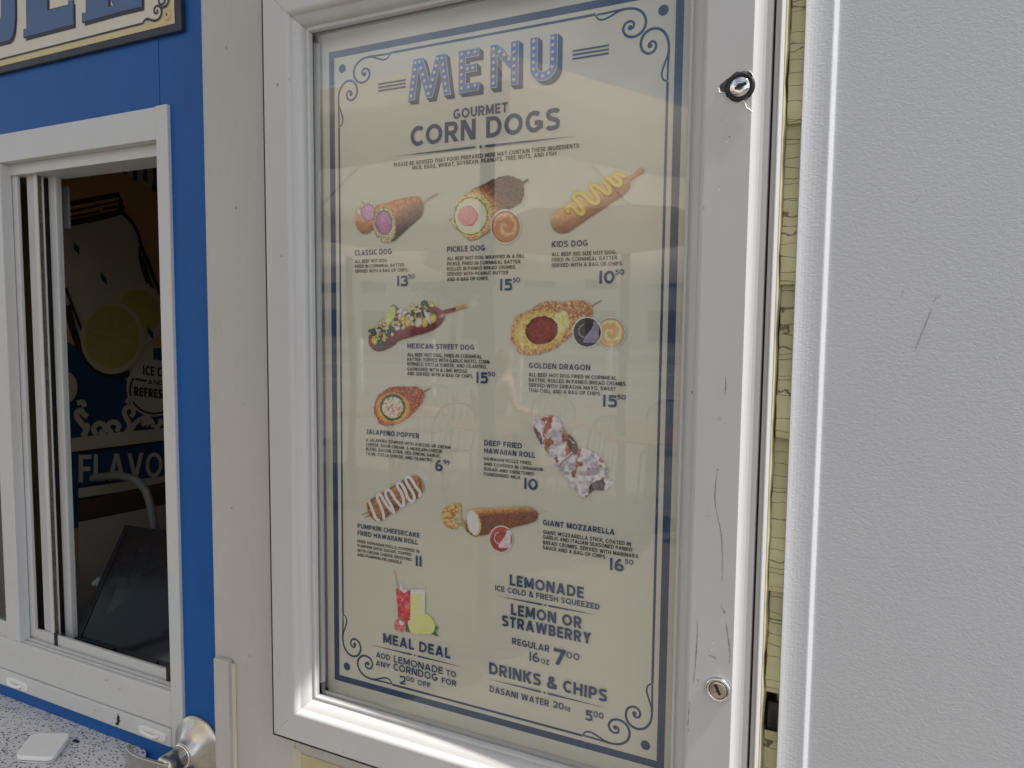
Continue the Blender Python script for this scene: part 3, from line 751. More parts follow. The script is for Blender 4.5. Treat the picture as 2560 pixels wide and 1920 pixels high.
        if ch == '3': return [('l', smooth_line([(w * .06, .84), (w * .25, .96 - h * .7), (w * .5, 1 - h), (w * .80, .92 - h * .5), (w * .92 - h, .75), (w * .78, .58), (w * .45, .53)], 5)), ('l', smooth_line([(w * .45, .53), (w * .82 - h * .3, .45), (w - h, .27), (w * .82 - h * .2, .09 + h * .4), (w * .48, h), (w * .2, .05 + h * .6), (w * .02 + h * .3, .17)], 5))]
        if ch == '4': return [V(w * .70), H(.27, 0, w), D(w * .10, .27, w * .64, 1, 1.1)]
        if ch == '5': return [H(1 - h, w * .14, w * .94), ('r', w * .12, w * .12 + t, .46, 1), ('l', smooth_line([(w * .14 + h, .52), (w * .5, .63 - h * .3), (w * .84 - h * .3, .54), (w - h, .32), (w * .84 - h * .3, .10 + h * .4), (w * .5, h), (w * .2, .05 + h * .6), (h * .6, .16)], 5))]
        if ch in '69':
            r = [A(w / 2, .32, rx, .32 - h, 0, 360, 30), ('l', smooth_line([(h, .34), (w * .16 + h * .2, .62), (w * .40, .86), (w * .68, 1 - h * .3)], 6))]
            if ch == '6': return r
            return [('l', [(w - p[0], 1 - p[1]) for p in s[1]]) for s in r]
        if ch == '7': return [H(1 - h, 0, w), D(w * .30, 0, w - h * 1.3, 1 - h, 1.15)]
        if ch == '8': return [A(w / 2, .75 - h / 2 + .01, w * .43 - h, .25 - h / 2, 0, 360, 26), A(w / 2, .27, rx, .27 - h, 0, 360, 30)]
        if ch == '&': return [('l', smooth_line([(w * .98, .02 + h * .5), (w * .6, .40), (w * .26, .72), (w * .26, .88 - h * .2), (w * .44, 1 - h), (w * .64, .88), (w * .58, .70), (w * .22, .46), (h, .26), (w * .16 + h * .2, .09 + h * .4), (w * .42, h), (w * .72, .12), (w * .93, .42)], 5))]
        if ch == '.': return [('r', w / 2 - h, w / 2 + h, 0, t)]
        if ch == ':': return [('r', w / 2 - h, w / 2 + h, 0, t), ('r', w / 2 - h, w / 2 + h, .55, .55 + t)]
        if ch == ',': return [('d', w / 2 - h * .6, -.16, w / 2, t, 1.0)]
        if ch == '-': return [H(.40, 0, w)]
        return []
    @classmethod
    def layout(cls, s, total, t, gap):
        """x positions and box widths so the line is exactly `total` cap heights wide"""
        nat = [cls.W.get(c, .6) for c in s]
        fixed = sum(t for c, n in zip(s, nat) if n == 0.0)
        flex = sum(n for n in nat) + gap * (len(s) - 1)
        k = (total - fixed) / flex
        x, out = 0.0, []
        for c, n in zip(s, nat):
            w = t if n == 0.0 else n * k
            out.append((c, x, w)); x += w + gap * k
        return out
def text_shapes(s, cap, width, weight, gap=.13):
    """list of polygons (2-D) for one line starting at 0,0"""
    t = weight
    polys = []
    for c, x, w in Glyphs.layout(s, width / cap, t, gap):
        for st in Glyphs.strokes(c, w, t):
            if st[0] == 'r':
                polys.append([(x + st[1], st[3]), (x + st[2], st[3]), (x + st[2], st[4]), (x + st[1], st[4])])
            elif st[0] == 'd':
                _, x0, y0, x1, y1, k = st
                L = math.hypot(x1 - x0, y1 - y0); hw = t * min(L / abs(y1 - y0), 1.8) / 2 * k * .97
                polys.append([(x + x0 - hw, y0), (x + x0 + hw, y0), (x + x1 + hw, y1), (x + x1 - hw, y1)])
            else:
                rows = ribbon2(st[1], t)
                for (a0, a1), (b0, b1) in zip(rows[:-1], rows[1:]):
                    polys.append([(x + a0[0], a0[1]), (x + a1[0], a1[1]), (x + b1[0], b1[1]), (x + b0[0], b0[1])])
                polys.append(None)
    return [[(p[0] * cap, p[1] * cap) for p in q] if q else None for q in polys]

# mural lettering
def mtext(name, s, fn, p0, p1, cap, m, weight):
    """s written along p0 -> p1 (picture points) on the mural wall, reading towards +y"""
    MUK[0] += 1; k = MUK[0] * 0.0005
    a, c = np.array(mpt(fn, *p0)), np.array(mpt(fn, *p1)); up = np.array(mpt(fn, p0[0], p0[1] - cap)) - a
    d = c - a; W = np.linalg.norm(d); d /= W; H = np.linalg.norm(up)
    b = MB()
    j = 0
    for q in text_shapes(s, H, W, weight, .10):
        j += 1
        if q: b.poly([(IX + k + j * 1e-6, *(a + d * x + up / H * y)) for x, y in q])
    return b.build(name, m, mu, face=Vector((1, 0, 0)))
mtext('badge_lettering', 'ICE COLD', M2, (985, 335), (1360, 372), 105, MT['mdark'], .2)
mtext('badge_lettering', 'AND', M2, (1035, 437), (1210, 447), 50, MT['mdark'], .2)
mtext('badge_lettering', 'REFRESHING', M2, (885, 560), (1400, 612), 100, MT['mdark'], .22)
mstroke('badge_rule', [([(900, 380), (1020, 400)], 0.006)], MT['mdark'], M2)
mfill('scroll_band', [[(200, 1020), (420, 995), (640, 965), (1300, 905), (1300, 1035), (200, 1170)]], MT['mcream'], M2)
for pts in ([(470, 985), (440, 920), (480, 865), (540, 870), (570, 920), (540, 960), (505, 945)], [(690, 950), (715, 890), (680, 850), (620, 855), (590, 910), (620, 950), (650, 940)],
            [(320, 1000), (350, 930), (300, 850), (260, 800), (255, 740), (300, 720), (330, 760), (370, 790)], [(340, 985), (370, 900), (340, 870)], [(790, 960), (830, 880), (790, 800), (770, 730), (810, 680), (860, 690), (870, 750), (840, 790)],
            [(830, 940), (900, 850), (990, 800), (1060, 830), (1090, 900)], [(960, 880), (1000, 850), (1040, 880)], [(250, 640), (310, 630), (335, 680)], [(790, 640), (830, 590), (880, 600)], [(1100, 920), (1160, 860), (1150, 810)]):
    mstroke('scroll_ornament', [(smooth_line(pts), 0.015)], MT['mcream'], M2)
mstroke('band_rule', [([(200, 1178), (1300, 1042)], 0.005)], MT['mdark'], M2)
mfill('letter_band', [[(200, 1205), (1300, 1070), (1300, 1460), (200, 1520)]], MT['mblue'], M2)
mtext('band_lettering', 'FLAVORS', M2, (262, 1500), (1480, 1420), 300, MT['mcream'], .16)
mfill('mural_edge', [[(60, 60), (900, -60), (900, 20), (60, 140)]], MT['mcream'], M3)
mfill('wall_rail', [[(60, 170), (900, -20), (900, 170), (60, 340)]], MT['wood'], M3)
mfill('lower_wall', [[(60, 340), (900, 170), (900, 1500), (60, 1500)]], MT['room'], M3)

# bent tube of a chair back inside
b = MB()
tp = [at(*M2(*p), 0.46) for p in ((180, 1600), (270, 1545), (420, 1480), (640, 1440), (850, 1450), (980, 1500), (1050, 1580))] + [at(*M3(*p), 0.46) for p in ((680, 90), (715, 200), (735, 320), (748, 430), (750, 700), (750, 1200))]
b.tube([Vector(p) for p in smooth_line([tuple(p) for p in tp], 5)], 0.0105, 14)
MT['greytube'] = mat('pale_grey_tube', (0.22, 0.21, 0.20), 0.45)
tag(b.build('chair_back', MT['greytube']), 'bent pale tube of a chair back inside the dark booth', 'chair')

# tilted till screen
c0, c1, c2, c3 = (at(*M3(72, 1322), 0.10), at(*M3(1000, 1620), 0.10), at(*M3(1010, 440), 0.30), at(*M3(505, 372), 0.30))
ts = thing('till_screen', tuple((c0 + c1) / 2), 'black touch screen till tilted back behind the open window', 'till')
nrm = (c1 - c0).cross(c3 - c0).normalized()
if nrm.y > 0: nrm = -nrm
def quadprism(b, Q, d0, d1):
    A = [p + nrm * d0 for p in Q]; B = [p + nrm * d1 for p in Q]
    b.poly(A); b.poly(B[::-1]); b.grid([A, B], True, smooth=False)
def inset(Q, l, r, bt, tp_):
    a, c, d, e = Q
    f = lambda u, v: a.lerp(c, u).lerp(e.lerp(d, u), v)
    return [f(l, bt), f(1 - r, bt), f(1 - r, 1 - tp_), f(l, 1 - tp_)]
Q4 = [c0, c1, c2, c3]
b = MB(); quadprism(b, Q4, -0.022, 0.0); b.build('housing', MT['blackplastic'], ts, bevel=0.008, seg=4)
b = MB(); quadprism(b, inset(Q4, .075, -.05, .045, .09), 0.0, 0.0012); b.build('screen', MT['blackgloss'], ts)
MT['rimgrey'] = mat('dark_grey_rim', (0.03, 0.03, 0.05), 0.35)
b = MB(); quadprism(b, inset(Q4, .055, .93, .03, .07), 0.0, 0.003); b.build('screen_rim', MT['rimgrey'], ts, bevel=0.001)
MT['keydark'] = mat('dim_button', (0.018, 0.021, 0.034), 0.12, spec=0.9)
for i in range(4):
    for j in range(4):
        u0, v0 = .14 + i * .20, .46 + j * .10
        b = MB(); quadprism(b, inset(Q4, u0, 1 - u0 - .185, v0, 1 - v0 - .09), 0.0012, 0.0014)
        b.build('screen_button', MT['keydark'], ts)
for u0 in (.30, .68):
    b = MB(); quadprism(b, inset(Q4, u0 - .14, 1 - u0 - .10, .012, .97), 0.0, 0.006)
    b.build('clip', MT['blackplastic'], ts, bevel=0.001)
b = MB(); w0 = at(*M3(275, 845), 0.22)
b.tube([w0 + Vector((-0.010, 0, -0.006)), w0 + Vector((0.010, 0, 0.008))], 0.006, 10); b.tube([w0 + Vector((0.002, 0, 0.0)), w0 + Vector((0.006, 0, -0.012))], 0.005, 10)
MT['dimwhite'] = mat('white_plug_plastic', (0.6, 0.6, 0.6), 0.4)
tag(b.build('cable_plug', MT['dimwhite']), 'small white cable plug beside the black till screen', 'plug')
b = MB(); sp0 = (c0 + c1) / 2; b.box(c0.x - 0.02, JI + 0.15, 0.09, 0.45, sp0.z - 0.06, sp0.z - 0.028)
tag(b.build('inner_shelf', MT['blackplastic']), 'dark shelf inside the service window carrying the till', 'shelf')
b = MB(); b.tube([(sp0.x, 0.24, sp0.z - 0.029), (sp0.x, 0.24, sp0.z + 0.10)], 0.03, 16); b.build('stand', MT['blackplastic'], ts)
# ------------------------------------------------------------------ display case
XL, XR, ZB, ZT = -0.0100, 0.5080, 1.0158, 1.9497
FY = -0.050
PROF = [(0, -0.022), (0, -0.0285), (.0008, -0.0300), (.0022, -0.0304), (.0036, -0.0300), (.0046, -0.0288), (.0060, -0.0288), (.0068, -0.0312), (.0074, -0.0335), (.0090, -0.0362), (.0110, -0.0383),
        (.0132, -0.0400), (.0155, -0.0414), (.0172, -0.0424), (.0178, -0.0440), (.0186, -0.0462), (.0200, -0.0482), (.0216, -0.0494), (.0236, -0.0500)]
DO = 0.0630
case = thing('menu_case', (0.25, FY, ZB - DO), 'white aluminium framed menu display case with two key locks, mounted on the wall', 'display case')
def rail(side):
    prof = PROF + ([(DO, -0.0500), (DO, -0.018)] if side == 'r' else [(DO - .0016, -0.0500), (DO - .0004, -0.0493), (DO, -0.0480), (DO, -0.018)])
    e = 0.00022
    rows = [[], []]
    for d, y in prof:
        if side == 'l': p = ((XL - d, y, ZB - d + e), (XL - d, y, ZT + d - e))
        if side == 'r': p = ((XR + d, y, ZB - d + e), (XR + d, y, ZT + d - e))
        if side == 't': p = ((XL - d + e, y, ZT + d), (XR + d - e, y, ZT + d))
        if side == 'b': p = ((XL - d + e, y, ZB - d), (XR + d - e, y, ZB - d))
        rows[0].append(p[0]); rows[1].append(p[1])
    b = MB()
    n = 24
    rr = [[tuple(Vector(a).lerp(Vector(c), k / n)) for a, c in zip(rows[0], rows[1])] for k in range(n + 1)]
    b.grid(rr, smooth=False)
    o = b.build('frame_rail', MT['casewhite'], case)
    me = o.data            # make the normals point outwards
    s = sum(p.normal.y * p.area for p in me.polygons)
    if s > 0: me.flip_normals()
    return o
for s in 'ltbr': rail(s)
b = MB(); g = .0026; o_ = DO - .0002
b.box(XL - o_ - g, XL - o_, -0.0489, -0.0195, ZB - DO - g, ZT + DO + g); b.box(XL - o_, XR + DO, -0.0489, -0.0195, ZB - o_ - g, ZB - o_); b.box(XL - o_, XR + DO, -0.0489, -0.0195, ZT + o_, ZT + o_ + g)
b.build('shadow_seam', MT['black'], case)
# right edge moulding with its bright rounded step
XC = XR + 0.0690
eprof = [(XR + DO, -0.018), (XR + DO, -0.0500), (XC - .0003, -0.0500), (XC, -0.0497), (XC + .0004, -0.0480), (XC + .0012, -0.0455), (XC + .0026, -0.0430), (XC + .0046, -0.0412), (XC + .0072, -0.0399), (XC + .0105, -0.0391), (XC + .0140, -0.0388), (XC + .0155, -0.0384), (XC + .0160, -0.0370), (XC + .0160, -0.018)]
b = MB(); b.grid([[(x, y, ZB - DO) for x, y in eprof], [(x, y, ZT + DO) for x, y in eprof]], smooth=False)
b.poly([(x, y, ZB - DO) for x, y in eprof]); b.poly([(x, y, ZT + DO) for x, y in eprof])
b.build('edge_moulding', MT['casewhite'], case)
x = XC + .0160
b = MB(); b.box(x, x + .0022, -0.030, 0.0, ZB - DO, ZT + DO); b.build('hinge_gap', MT['black'], case)
x += .0022
b = MB()
cp = [(x, -.0), (x, -.0350), (x + .0008, -.0355), (x + .0040, -.0355), (x + .0044, -.0352), (x + .0048, -.0392), (x + .0056, -.0398), (x + .0064, -.0396), (x + .0092, -.0362), (x + .0100, -.0340), (x + .0102, -.0180), (x + .0102, 0.0)]
b.grid([[(px_, py_, ZB - DO - .004) for px_, py_ in cp], [(px_, py_, ZT + DO + .004) for px_, py_ in cp]], smooth=False)
b.build('case_side', MT['casewhite'], case)
XS = x + .0102
# cavity
b = MB()
for (x0, x1, z0, z1) in ((XL - .0225, XL - .0205, ZB - .02, ZT + .02), (XR + .0205, XR + .0225, ZB - .02, ZT + .02)):
    b.box(x0, x1, -0.0215, 0.006, z0, z1)
b.box(XL - .0205, XR + .0205, -0.0215, 0.006, ZT + .0185, ZT + .0205); b.box(XL - .0205, XR + .0205, -0.0215, 0.006, ZB - .0205, ZB - .0185)
b.box(XL - .0205, XR + .0205, 0.0042, 0.006, ZB - .0185, ZT + .0185)
b.build('cavity', MT['casewhite'], case)
b = MB()
g0, g1 = .0042, .0204
b.box(XL - g1, XL - g0, -0.0222, -0.0202, ZB - g1, ZT + g1); b.box(XR + g0, XR + g1, -0.0222, -0.0202, ZB - g1, ZT + g1)
b.box(XL - g0, XR + g0, -0.0222, -0.0202, ZT + g0, ZT + g1); b.box(XL - g0, XR + g0, -0.0222, -0.0202, ZB - g1, ZB - g0)
b.build('gasket', MT['black'], case)
b = MB(); b.box(XL - .0200, XR + .0200, -0.0198, -0.0168, ZB - .018, ZT + .018)
MT['glass'] = glass_mat('clear_pane_glass', (0.985, 0.99, 0.985), 1.5, 3.1)
b.build('glass_pane', MT['glass'], case)
tx = at(793.5, 700, -0.0075)[0]
zt0, zt1 = at(795, 108, -0.0075)[2], at(810, 1703, -0.0075)[2]
b = MB(); b.tube([(tx, -0.0075, zt1), (tx, -0.0075, zt0 - .001), (tx, -0.0075, zt0)], [.0062, .0062, .0056], 24)
b.build('light_tube', MT['tube'], case)
b = MB(); b.tube([(tx, -0.0075, zt1 - .014), (tx, -0.0075, zt1)], .0056, 16); b.box(tx - .007, tx + .007, -.014, -.001, zt1 - .026, zt1 - .013)
b.build('tube_socket', MT['blackplastic'], case)
b = MB(); b.box(XL - .0200, XR + .0200, -.0150, -.0012, ZB - .0180, ZB - .0040); b.build('bottom_channel', MT['vinyl'], case, bevel=.003, seg=3)
b = MB(); b.box(XL - .0200, XR + .0200, -.0120, -.0012, ZT + .0020, ZT + .0180); b.build('top_channel', MT['vinyl'], case, bevel=.002)

# locks
def lock(cx, cz_, old):
    if old:     # upper: chrome plug in a black sunk ring
        b = MB(); b.lathe((cx, FY, cz_), (0, 1, 0), [(.0148, .0002), (.0146, -.0010), (.0128, -.0016), (.0108, -.0014), (.0102, -.0004), (.0100, .0004)], 40)
        o = b.build('door_lock', MT['black'], case)
        b = MB(); b.lathe((cx, FY, cz_), (0, 1, 0), [(.0100, .0), (.0098, -.0016), (.0090, -.0023), (.0045, -.0024), (0, -.0024)], 40); b.build('plug', MT['chrome'], o)
        ang = math.radians(22)
    else:
        b = MB(); b.lathe((cx, FY, cz_), (0, 1, 0), [(.0140, .0002), (.0139, -.0020), (.0130, -.0036), (.0115, -.0043), (.0103, -.0040), (.0096, -.0026), (.0095, -.0010)], 48)
        o = b.build('door_lock', MT['chrome'], case)
        b = MB(); b.lathe((cx, FY, cz_), (0, 1, 0), [(.0093, -.0005), (.0092, -.0030), (.0086, -.0036), (.0040, -.0037), (0, -.0037)], 40); b.build('plug', MT['brass'], o)
        ang = math.radians(118)
    yk = FY - (.0026 if old else .0039)
    b = MB()
    ca, sa = math.cos(ang), math.sin(ang)
    f = lambda u, v: (cx + u * ca - v * sa, yk, cz_ + u * sa + v * ca)
    b.poly([f(.0034 * math.cos(t), .0034 * math.sin(t)) for t in [k * math.pi / 10 for k in range(20)]])
    b.build('plug_core', MT['chipdark'] if old else MT['brass'], o, face=FRONT)
    b = MB()
    f2 = lambda u, v: (cx + u * ca - v * sa, yk - .0002, cz_ + u * sa + v * ca)
    L = .0070
    b.poly([f2(-L * .72, -.0013), (f2(L, -.0017)), f2(L, .0017), f2(.001, .0017), f2(0, .0026), f2(-.002, .0015), f2(-L * .72, .0013)])
    b.build('keyway', MT['black'], o, face=FRONT)
    return o
l1, l2 = at(*Q2(622, 488), FY), at(*Q3(618, 880), FY)
lock(l1[0], l1[2], True)['label'] = 'black ringed key lock in chipped paint'
lock(l2[0], l2[2], False)['label'] = 'chrome key lock with a nickel plug'
def on_face(fn, pts, k=0.0004): return [(at(*fn(*p), FY)[0], at(*fn(*p), FY)[2]) for p in pts]
chip = [(410, 480), (420, 520), (440, 548), (470, 575), (485, 600), (505, 612), (540, 632), (600, 645), (650, 628), (690, 606), (705, 590), (740, 548), (757, 520), (757, 380), (745, 350), (715, 325), (690, 330), (670, 322), (630, 330), (590, 328), (560, 345), (530, 375), (500, 400), (470, 415), (450, 440), (425, 455)]
b = MB(); b.fill([on_face(Q2, chip)], lambda x, z: (x, FY - .0003, z)); b.build('bare_chip', MT['chipdark'], case, face=FRONT)
for ln, w in (([(404, 500), (412, 545), (455, 548), (478, 600), (500, 604), (540, 640), (600, 652), (650, 632), (708, 596)], .0010), ([(650, 630), (675, 660), (690, 700), (720, 722), (752, 748)], .0016), ([(715, 322), (745, 348), (757, 372)], .0008)):
    pts = on_face(Q2, ln)
    P3 = smooth_line(pts, 4)
    rows = ribbon2(P3, w); b = MB()
    for (a0, a1), (c0_, c1_) in zip(rows[:-1], rows[1:]):
        # little upstanding curl of paint, its top facing the light
        b.poly([(a0[0], FY - .0004, a0[1]), ((a0[0] + a1[0]) / 2, FY - .0014, (a0[1] + a1[1]) / 2), ((c0_[0] + c1_[0]) / 2, FY - .0014, (c0_[1] + c1_[1]) / 2), (c0_[0], FY - .0004, c0_[1])])
        b.poly([(a1[0], FY - .0004, a1[1]), ((a0[0] + a1[0]) / 2, FY - .0014, (a0[1] + a1[1]) / 2), ((c0_[0] + c1_[0]) / 2, FY - .0014, (c0_[1] + c1_[1]) / 2), (c1_[0], FY - .0004, c1_[1])])
    b.build('paint_curl', MT['chipwhite'], case)
random.seed(11)
def scr(fn, pts, w):
    b = MB()
    P = smooth_line(on_face(fn, pts), 8)
    ww = [.8 * w * (0.55 + 0.75 * random.random()) * (0.35 + 0.65 * math.sin(math.pi * min(1, (i + .5) / len(P)))) for i in range(len(P))]
    stroke(b, P, ww, FY - .0003)
    b.build('scratch', MT['scratch'], case, face=FRONT)
scr(Q3, [(408, 200), (406, 350), (398, 500), (385, 680), (368, 825)], .0012)
scr(Q3, [(690, 230), (708, 340), (722, 450), (732, 540), (722, 632)], .0014)
scr(Q3, [(516, 542), (550, 553), (580, 570), (598, 590)], .0014)
for a in ([(332, 995), (328, 1050)], [(328, 1060), (322, 1150)], [(320, 1155), (316, 1240)], [(327, 1272), (324, 1296)], [(668, 95), (676, 135)]): scr(Q3, a, .0010)
scr(C21, [(1383, 775), (1386, 830), (1380, 890)], .0014)
scr(C21, [(1330, 1380), (1333, 1392)], .002)
scr(C21, [(1328, 1410), (1318, 1500), (1315, 1580), (1325, 1659)], .0011)
scr(C22, [(1325, 0), (1352, 120), (1362, 240), (1362, 450)], .0011)
scr(C22, [(1355, 600), (1362, 630)], .0006); scr(C22, [(1372, 630), (1378, 658)], .0009)
scr(C21, [(1340, 1035), (1336, 1055), (1348, 1062), (1356, 1045)], .0007)
scr(C20, [(1403, 885), (1415, 890)], .0016)
for x_, y_ in ((1248, 18), (1266, 20), (1282, 18)): scr(C22, [(x_, y_), (x_ + 3, y_ + 12)], .0007)
for q in ((562, 426), (550, 494), (565, 628), (402, 877), (612, 697)):
    b = MB(); p = at(*Q3(*q), FY); r = random.uniform(.0004, .0008)
    b.poly([(p[0] + r * math.cos(t), FY - .0003, p[2] + r * math.sin(t)) for t in [k * math.pi / 4 for k in range(8)]]); b.build('paint_fleck', MT['chipwhite'], case, face=FRONT)
for q in ((1393, 778), (1345, 1230), (1392, 920)):
    b = MB(); p = at(*C20(*q), FY); r = random.uniform(.0004, .0008)
    b.poly([(p[0] + r * math.cos(t), FY - .0003, p[2] + r * math.sin(t)) for t in [k * math.pi / 4 for k in range(8)]]); b.build('paint_fleck', MT['chipwhite'], case, face=FRONT)

# small specks of grime on the case and on the wall beside it
random.seed(21)
MT['grime'] = mat('grime', (0.20, 0.18, 0.16), 0.9)
def speck(px, py, y, par, r, m):
    p = at(px, py, y); n = 9; ph = random.random() * 6; st = random.uniform(.5, 2.2)
    b = MB(); b.poly([(p[0] + r * random.uniform(.6, 1) * math.cos(t + ph), y - .0004, p[2] + r * st * random.uniform(.6, 1) * math.sin(t + ph)) for t in [k * 2 * math.pi / n for k in range(n)]])
    b.build('grime_speck', m, par, face=FRONT)
for x_, y_ in ((740, 84), (722, 200), (694, 212), (704, 640), (668, 905), (700, 1330), (690, 1834), (752, 1860), (808, 1906), (860, 1880), (1690, 1350), (1730, 980), (1760, 520), (1745, 1700)): speck(x_, y_, FY, case, random.uniform(.0006, .0013), MT['grime'])
for x_, y_ in ((560, 300), (590, 520), (575, 780), (610, 1010), (580, 1270), (600, 1500), (625, 1640), (580, 1800), (640, 1895), (566, 120)): speck(x_, y_, WY, ww, random.uniform(.0008, .0018), MT['grime'])
for x_, y_ in ((455, 255), (154, 258), (437, 490), (30, 1460)): speck(x_, y_, BY if x_ > 420 else VY, bw if x_ > 420 else sw, .0012, MT['grime'])
for x_, y_ in ((180, 1665), (266, 1700), (300, 1722), (352, 1790), (120, 1640), (238, 1776)): speck(x_, y_, VY - .0032, sw, random.uniform(.0008, .002), MT['grime'])

# ------------------------------------------------------------------ the poster
PO = thing('menu_poster', (0.247, 0, 1.03), 'cream food menu poster with navy border and printed dishes behind the glass', 'poster')
b = MB(); b.box(XL - .002, XR + .012, 0.0, 0.0016, ZB - .006, ZT + .008); b.build('sheet', MT['paper'], PO)
PK = [0]
def pz(step=1):
    PK[0] += step; return -0.00012 - PK[0] * 0.000008
def pmm(u, v, y): return (u / 1000, y, 1.03 + v / 1000)
PW, PH = 494.1, 900.0
b = MB(); y = pz()
def rect(b, u0, u1, v0, v1, y): b.poly([pmm(u0, v0, y), pmm(u1, v0, y), pmm(u1, v1, y), pmm(u0, v1, y)])
T = 9.2
rect(b, 0, PW, PH - T, PH, y); rect(b, 0, PW, 0, T, y); rect(b, 0, T, T, PH - T, y); rect(b, PW - T, PW, T, PH - T, y)
t0, t1 = 15.0, 18.1
rect(b, 103, PW - 103, PH - t1 + .6, PH - t0 + .6, y); rect(b, 103, PW - 103, t0 - .6, t1 - .6, y); rect(b, t0, t1, 103, PH - 103, y); rect(b, PW - t1, PW - t0, 103, PH - 103, y)
b.build('border', MT['navy'], PO, face=FRONT)
SCR = smooth_line([(16.6, 102), (16.6, 92), (16.2, 78), (16.0, 66), (18.0, 55), (24, 46.5), (32, 43.0), (40, 44.2), (46, 49.5), (48.2, 57.5), (45.5, 65.5), (38.5, 69.3), (32.0, 66.5), (30.6, 60.2), (34.2, 56.6), (38.2, 58.0), (38.6, 61.2)], 6)
LEAF = smooth_line([(17.0, 103), (22.0, 99), (23.2, 92), (20.0, 82), (17.2, 74), (16.4, 66)], 6)
for fx, fv in ((0, 0), (1, 0), (0, 1), (1, 1)):
    b = MB(); y = pz()
    tr = lambda p: (PW - p[0] if fx else p[0], p[1] if fv else PH - p[1])
    for sw_ in (0, 1):
        for src, w in ((SCR, 2.9), (LEAF, 2.1)):
            P = [(q[1], q[0]) if sw_ else (q[0], q[1]) for q in src]
            n = len(P); ww_ = [w * (0.75 + 0.35 * math.sin(math.pi * i / n)) for i in range(n)]
            P = [tr(q) for q in P]
            rows = ribbon2(P, ww_)
            y2 = pz()
            for (a0, a1), (c0_, c1_) in zip(rows[:-1], rows[1:]):
                b.poly([pmm(*a0, y2), pmm(*a1, y2), pmm(*c1_, y2), pmm(*c0_, y2)])
        e = tr((37.6, 61.0) if not sw_ else (61.0, 37.6)); y2 = pz()
        b.poly([pmm(e[0] + 2.9 * math.cos(t), e[1] + 2.9 * math.sin(t), y2) for t in [k * math.pi / 10 for k in range(20)]])
    e = tr((23.1, 25.0)); y2 = pz()
    b.poly([pmm(e[0] + 5.9 * math.cos(t), e[1] + 5.9 * math.sin(t), y2) for t in [k * math.pi / 20 for k in range(40)]])
    b.build('corner_scroll', MT['navy'], PO, face=FRONT)
# headline MENU
MEN = {'M': [[(130.8, 818.3), (139.6, 870.6), (154.7, 870.6), (164.5, 840.9), (174.5, 870.6), (189.2, 870.6), (197.2, 818.3), (186.0, 818.3), (180.4, 855.0), (169.6, 818.3), (159.3, 818.3), (147.6, 855.6), (142.3, 818.3)]],
       'E': [[(208.2, 870.6), (238.3, 870.6), (238.3, 860.2), (218.8, 860.2), (218.8, 852.3), (234.9, 852.3), (234.9, 842.0), (218.8, 842.0), (218.8, 829.2), (238.4, 829.2), (238.4, 818.3), (208.2, 818.3)]],
       'N': [[(253.6, 870.6), (263.8, 870.6), (282.0, 850.0), (282.0, 870.6), (293.0, 870.6), (293.0, 818.3), (282.0, 818.3), (282.0, 837.0), (263.9, 856.6), (263.9, 818.3), (253.6, 818.3)]],
       'U': [[(308.2, 870.6), (318.4, 870.6)] + [(326.3 - 7.9 * math.cos(a), 835.5 - 6.4 * math.sin(a)) for a in [k * math.pi / 14 for k in range(15)]] + [(334.2, 870.6), (344.4, 870.6)] + [(326.3 + 18.1 * math.cos(a), 835.0 - 17.0 * math.sin(a)) for a in [k * math.pi / 18 for k in range(19)]]]}
head = MEN
SH = (6.2, -5.6)
for ch, loops in head.items():
    b = MB(); lp = loops[0]
    # stepped block shadow down to the right
    for k in range(1, 13):
        y2 = pz(); f = k / 12
        b.fill([[(p[0] + SH[0] * f, p[1] + SH[1] * f) for p in lp]], lambda u, v: pmm(u, v, y2), 0)
    y2 = pz(); b.fill([lp], lambda u, v: pmm(u, v, y2), 2)
    cxm, cym = np.mean([p[0] for p in lp]), np.mean([p[1] for p in lp])
    # inner blue face
    n = len(lp); ins = []
    A = sum(lp[i][0] * lp[(i + 1) % n][1] - lp[(i + 1) % n][0] * lp[i][1] for i in range(n))
    for i in range(n):
        p0, p1, p2 = np.array(lp[i - 1]), np.array(lp[i]), np.array(lp[(i + 1) % n])
        d1, d2 = (p1 - p0) / np.linalg.norm(p1 - p0), (p2 - p1) / np.linalg.norm(p2 - p1)
        sgn = 1 if A > 0 else -1
        n1, n2 = sgn * np.array([-d1[1], d1[0]]), sgn * np.array([-d2[1], d2[0]])
        m = n1 + n2; m /= np.linalg.norm(m); c_ = max(.35, m @ n1)
        ins.append(tuple(p1 + m * 0.85 / c_))
    y2 = pz(); b.fill([ins], lambda u, v: pmm(u, v, y2), 1)
    b.build('headline_letter', [MT['navy'], MT['midblue'], MT['paleblue']], PO, face=FRONT)
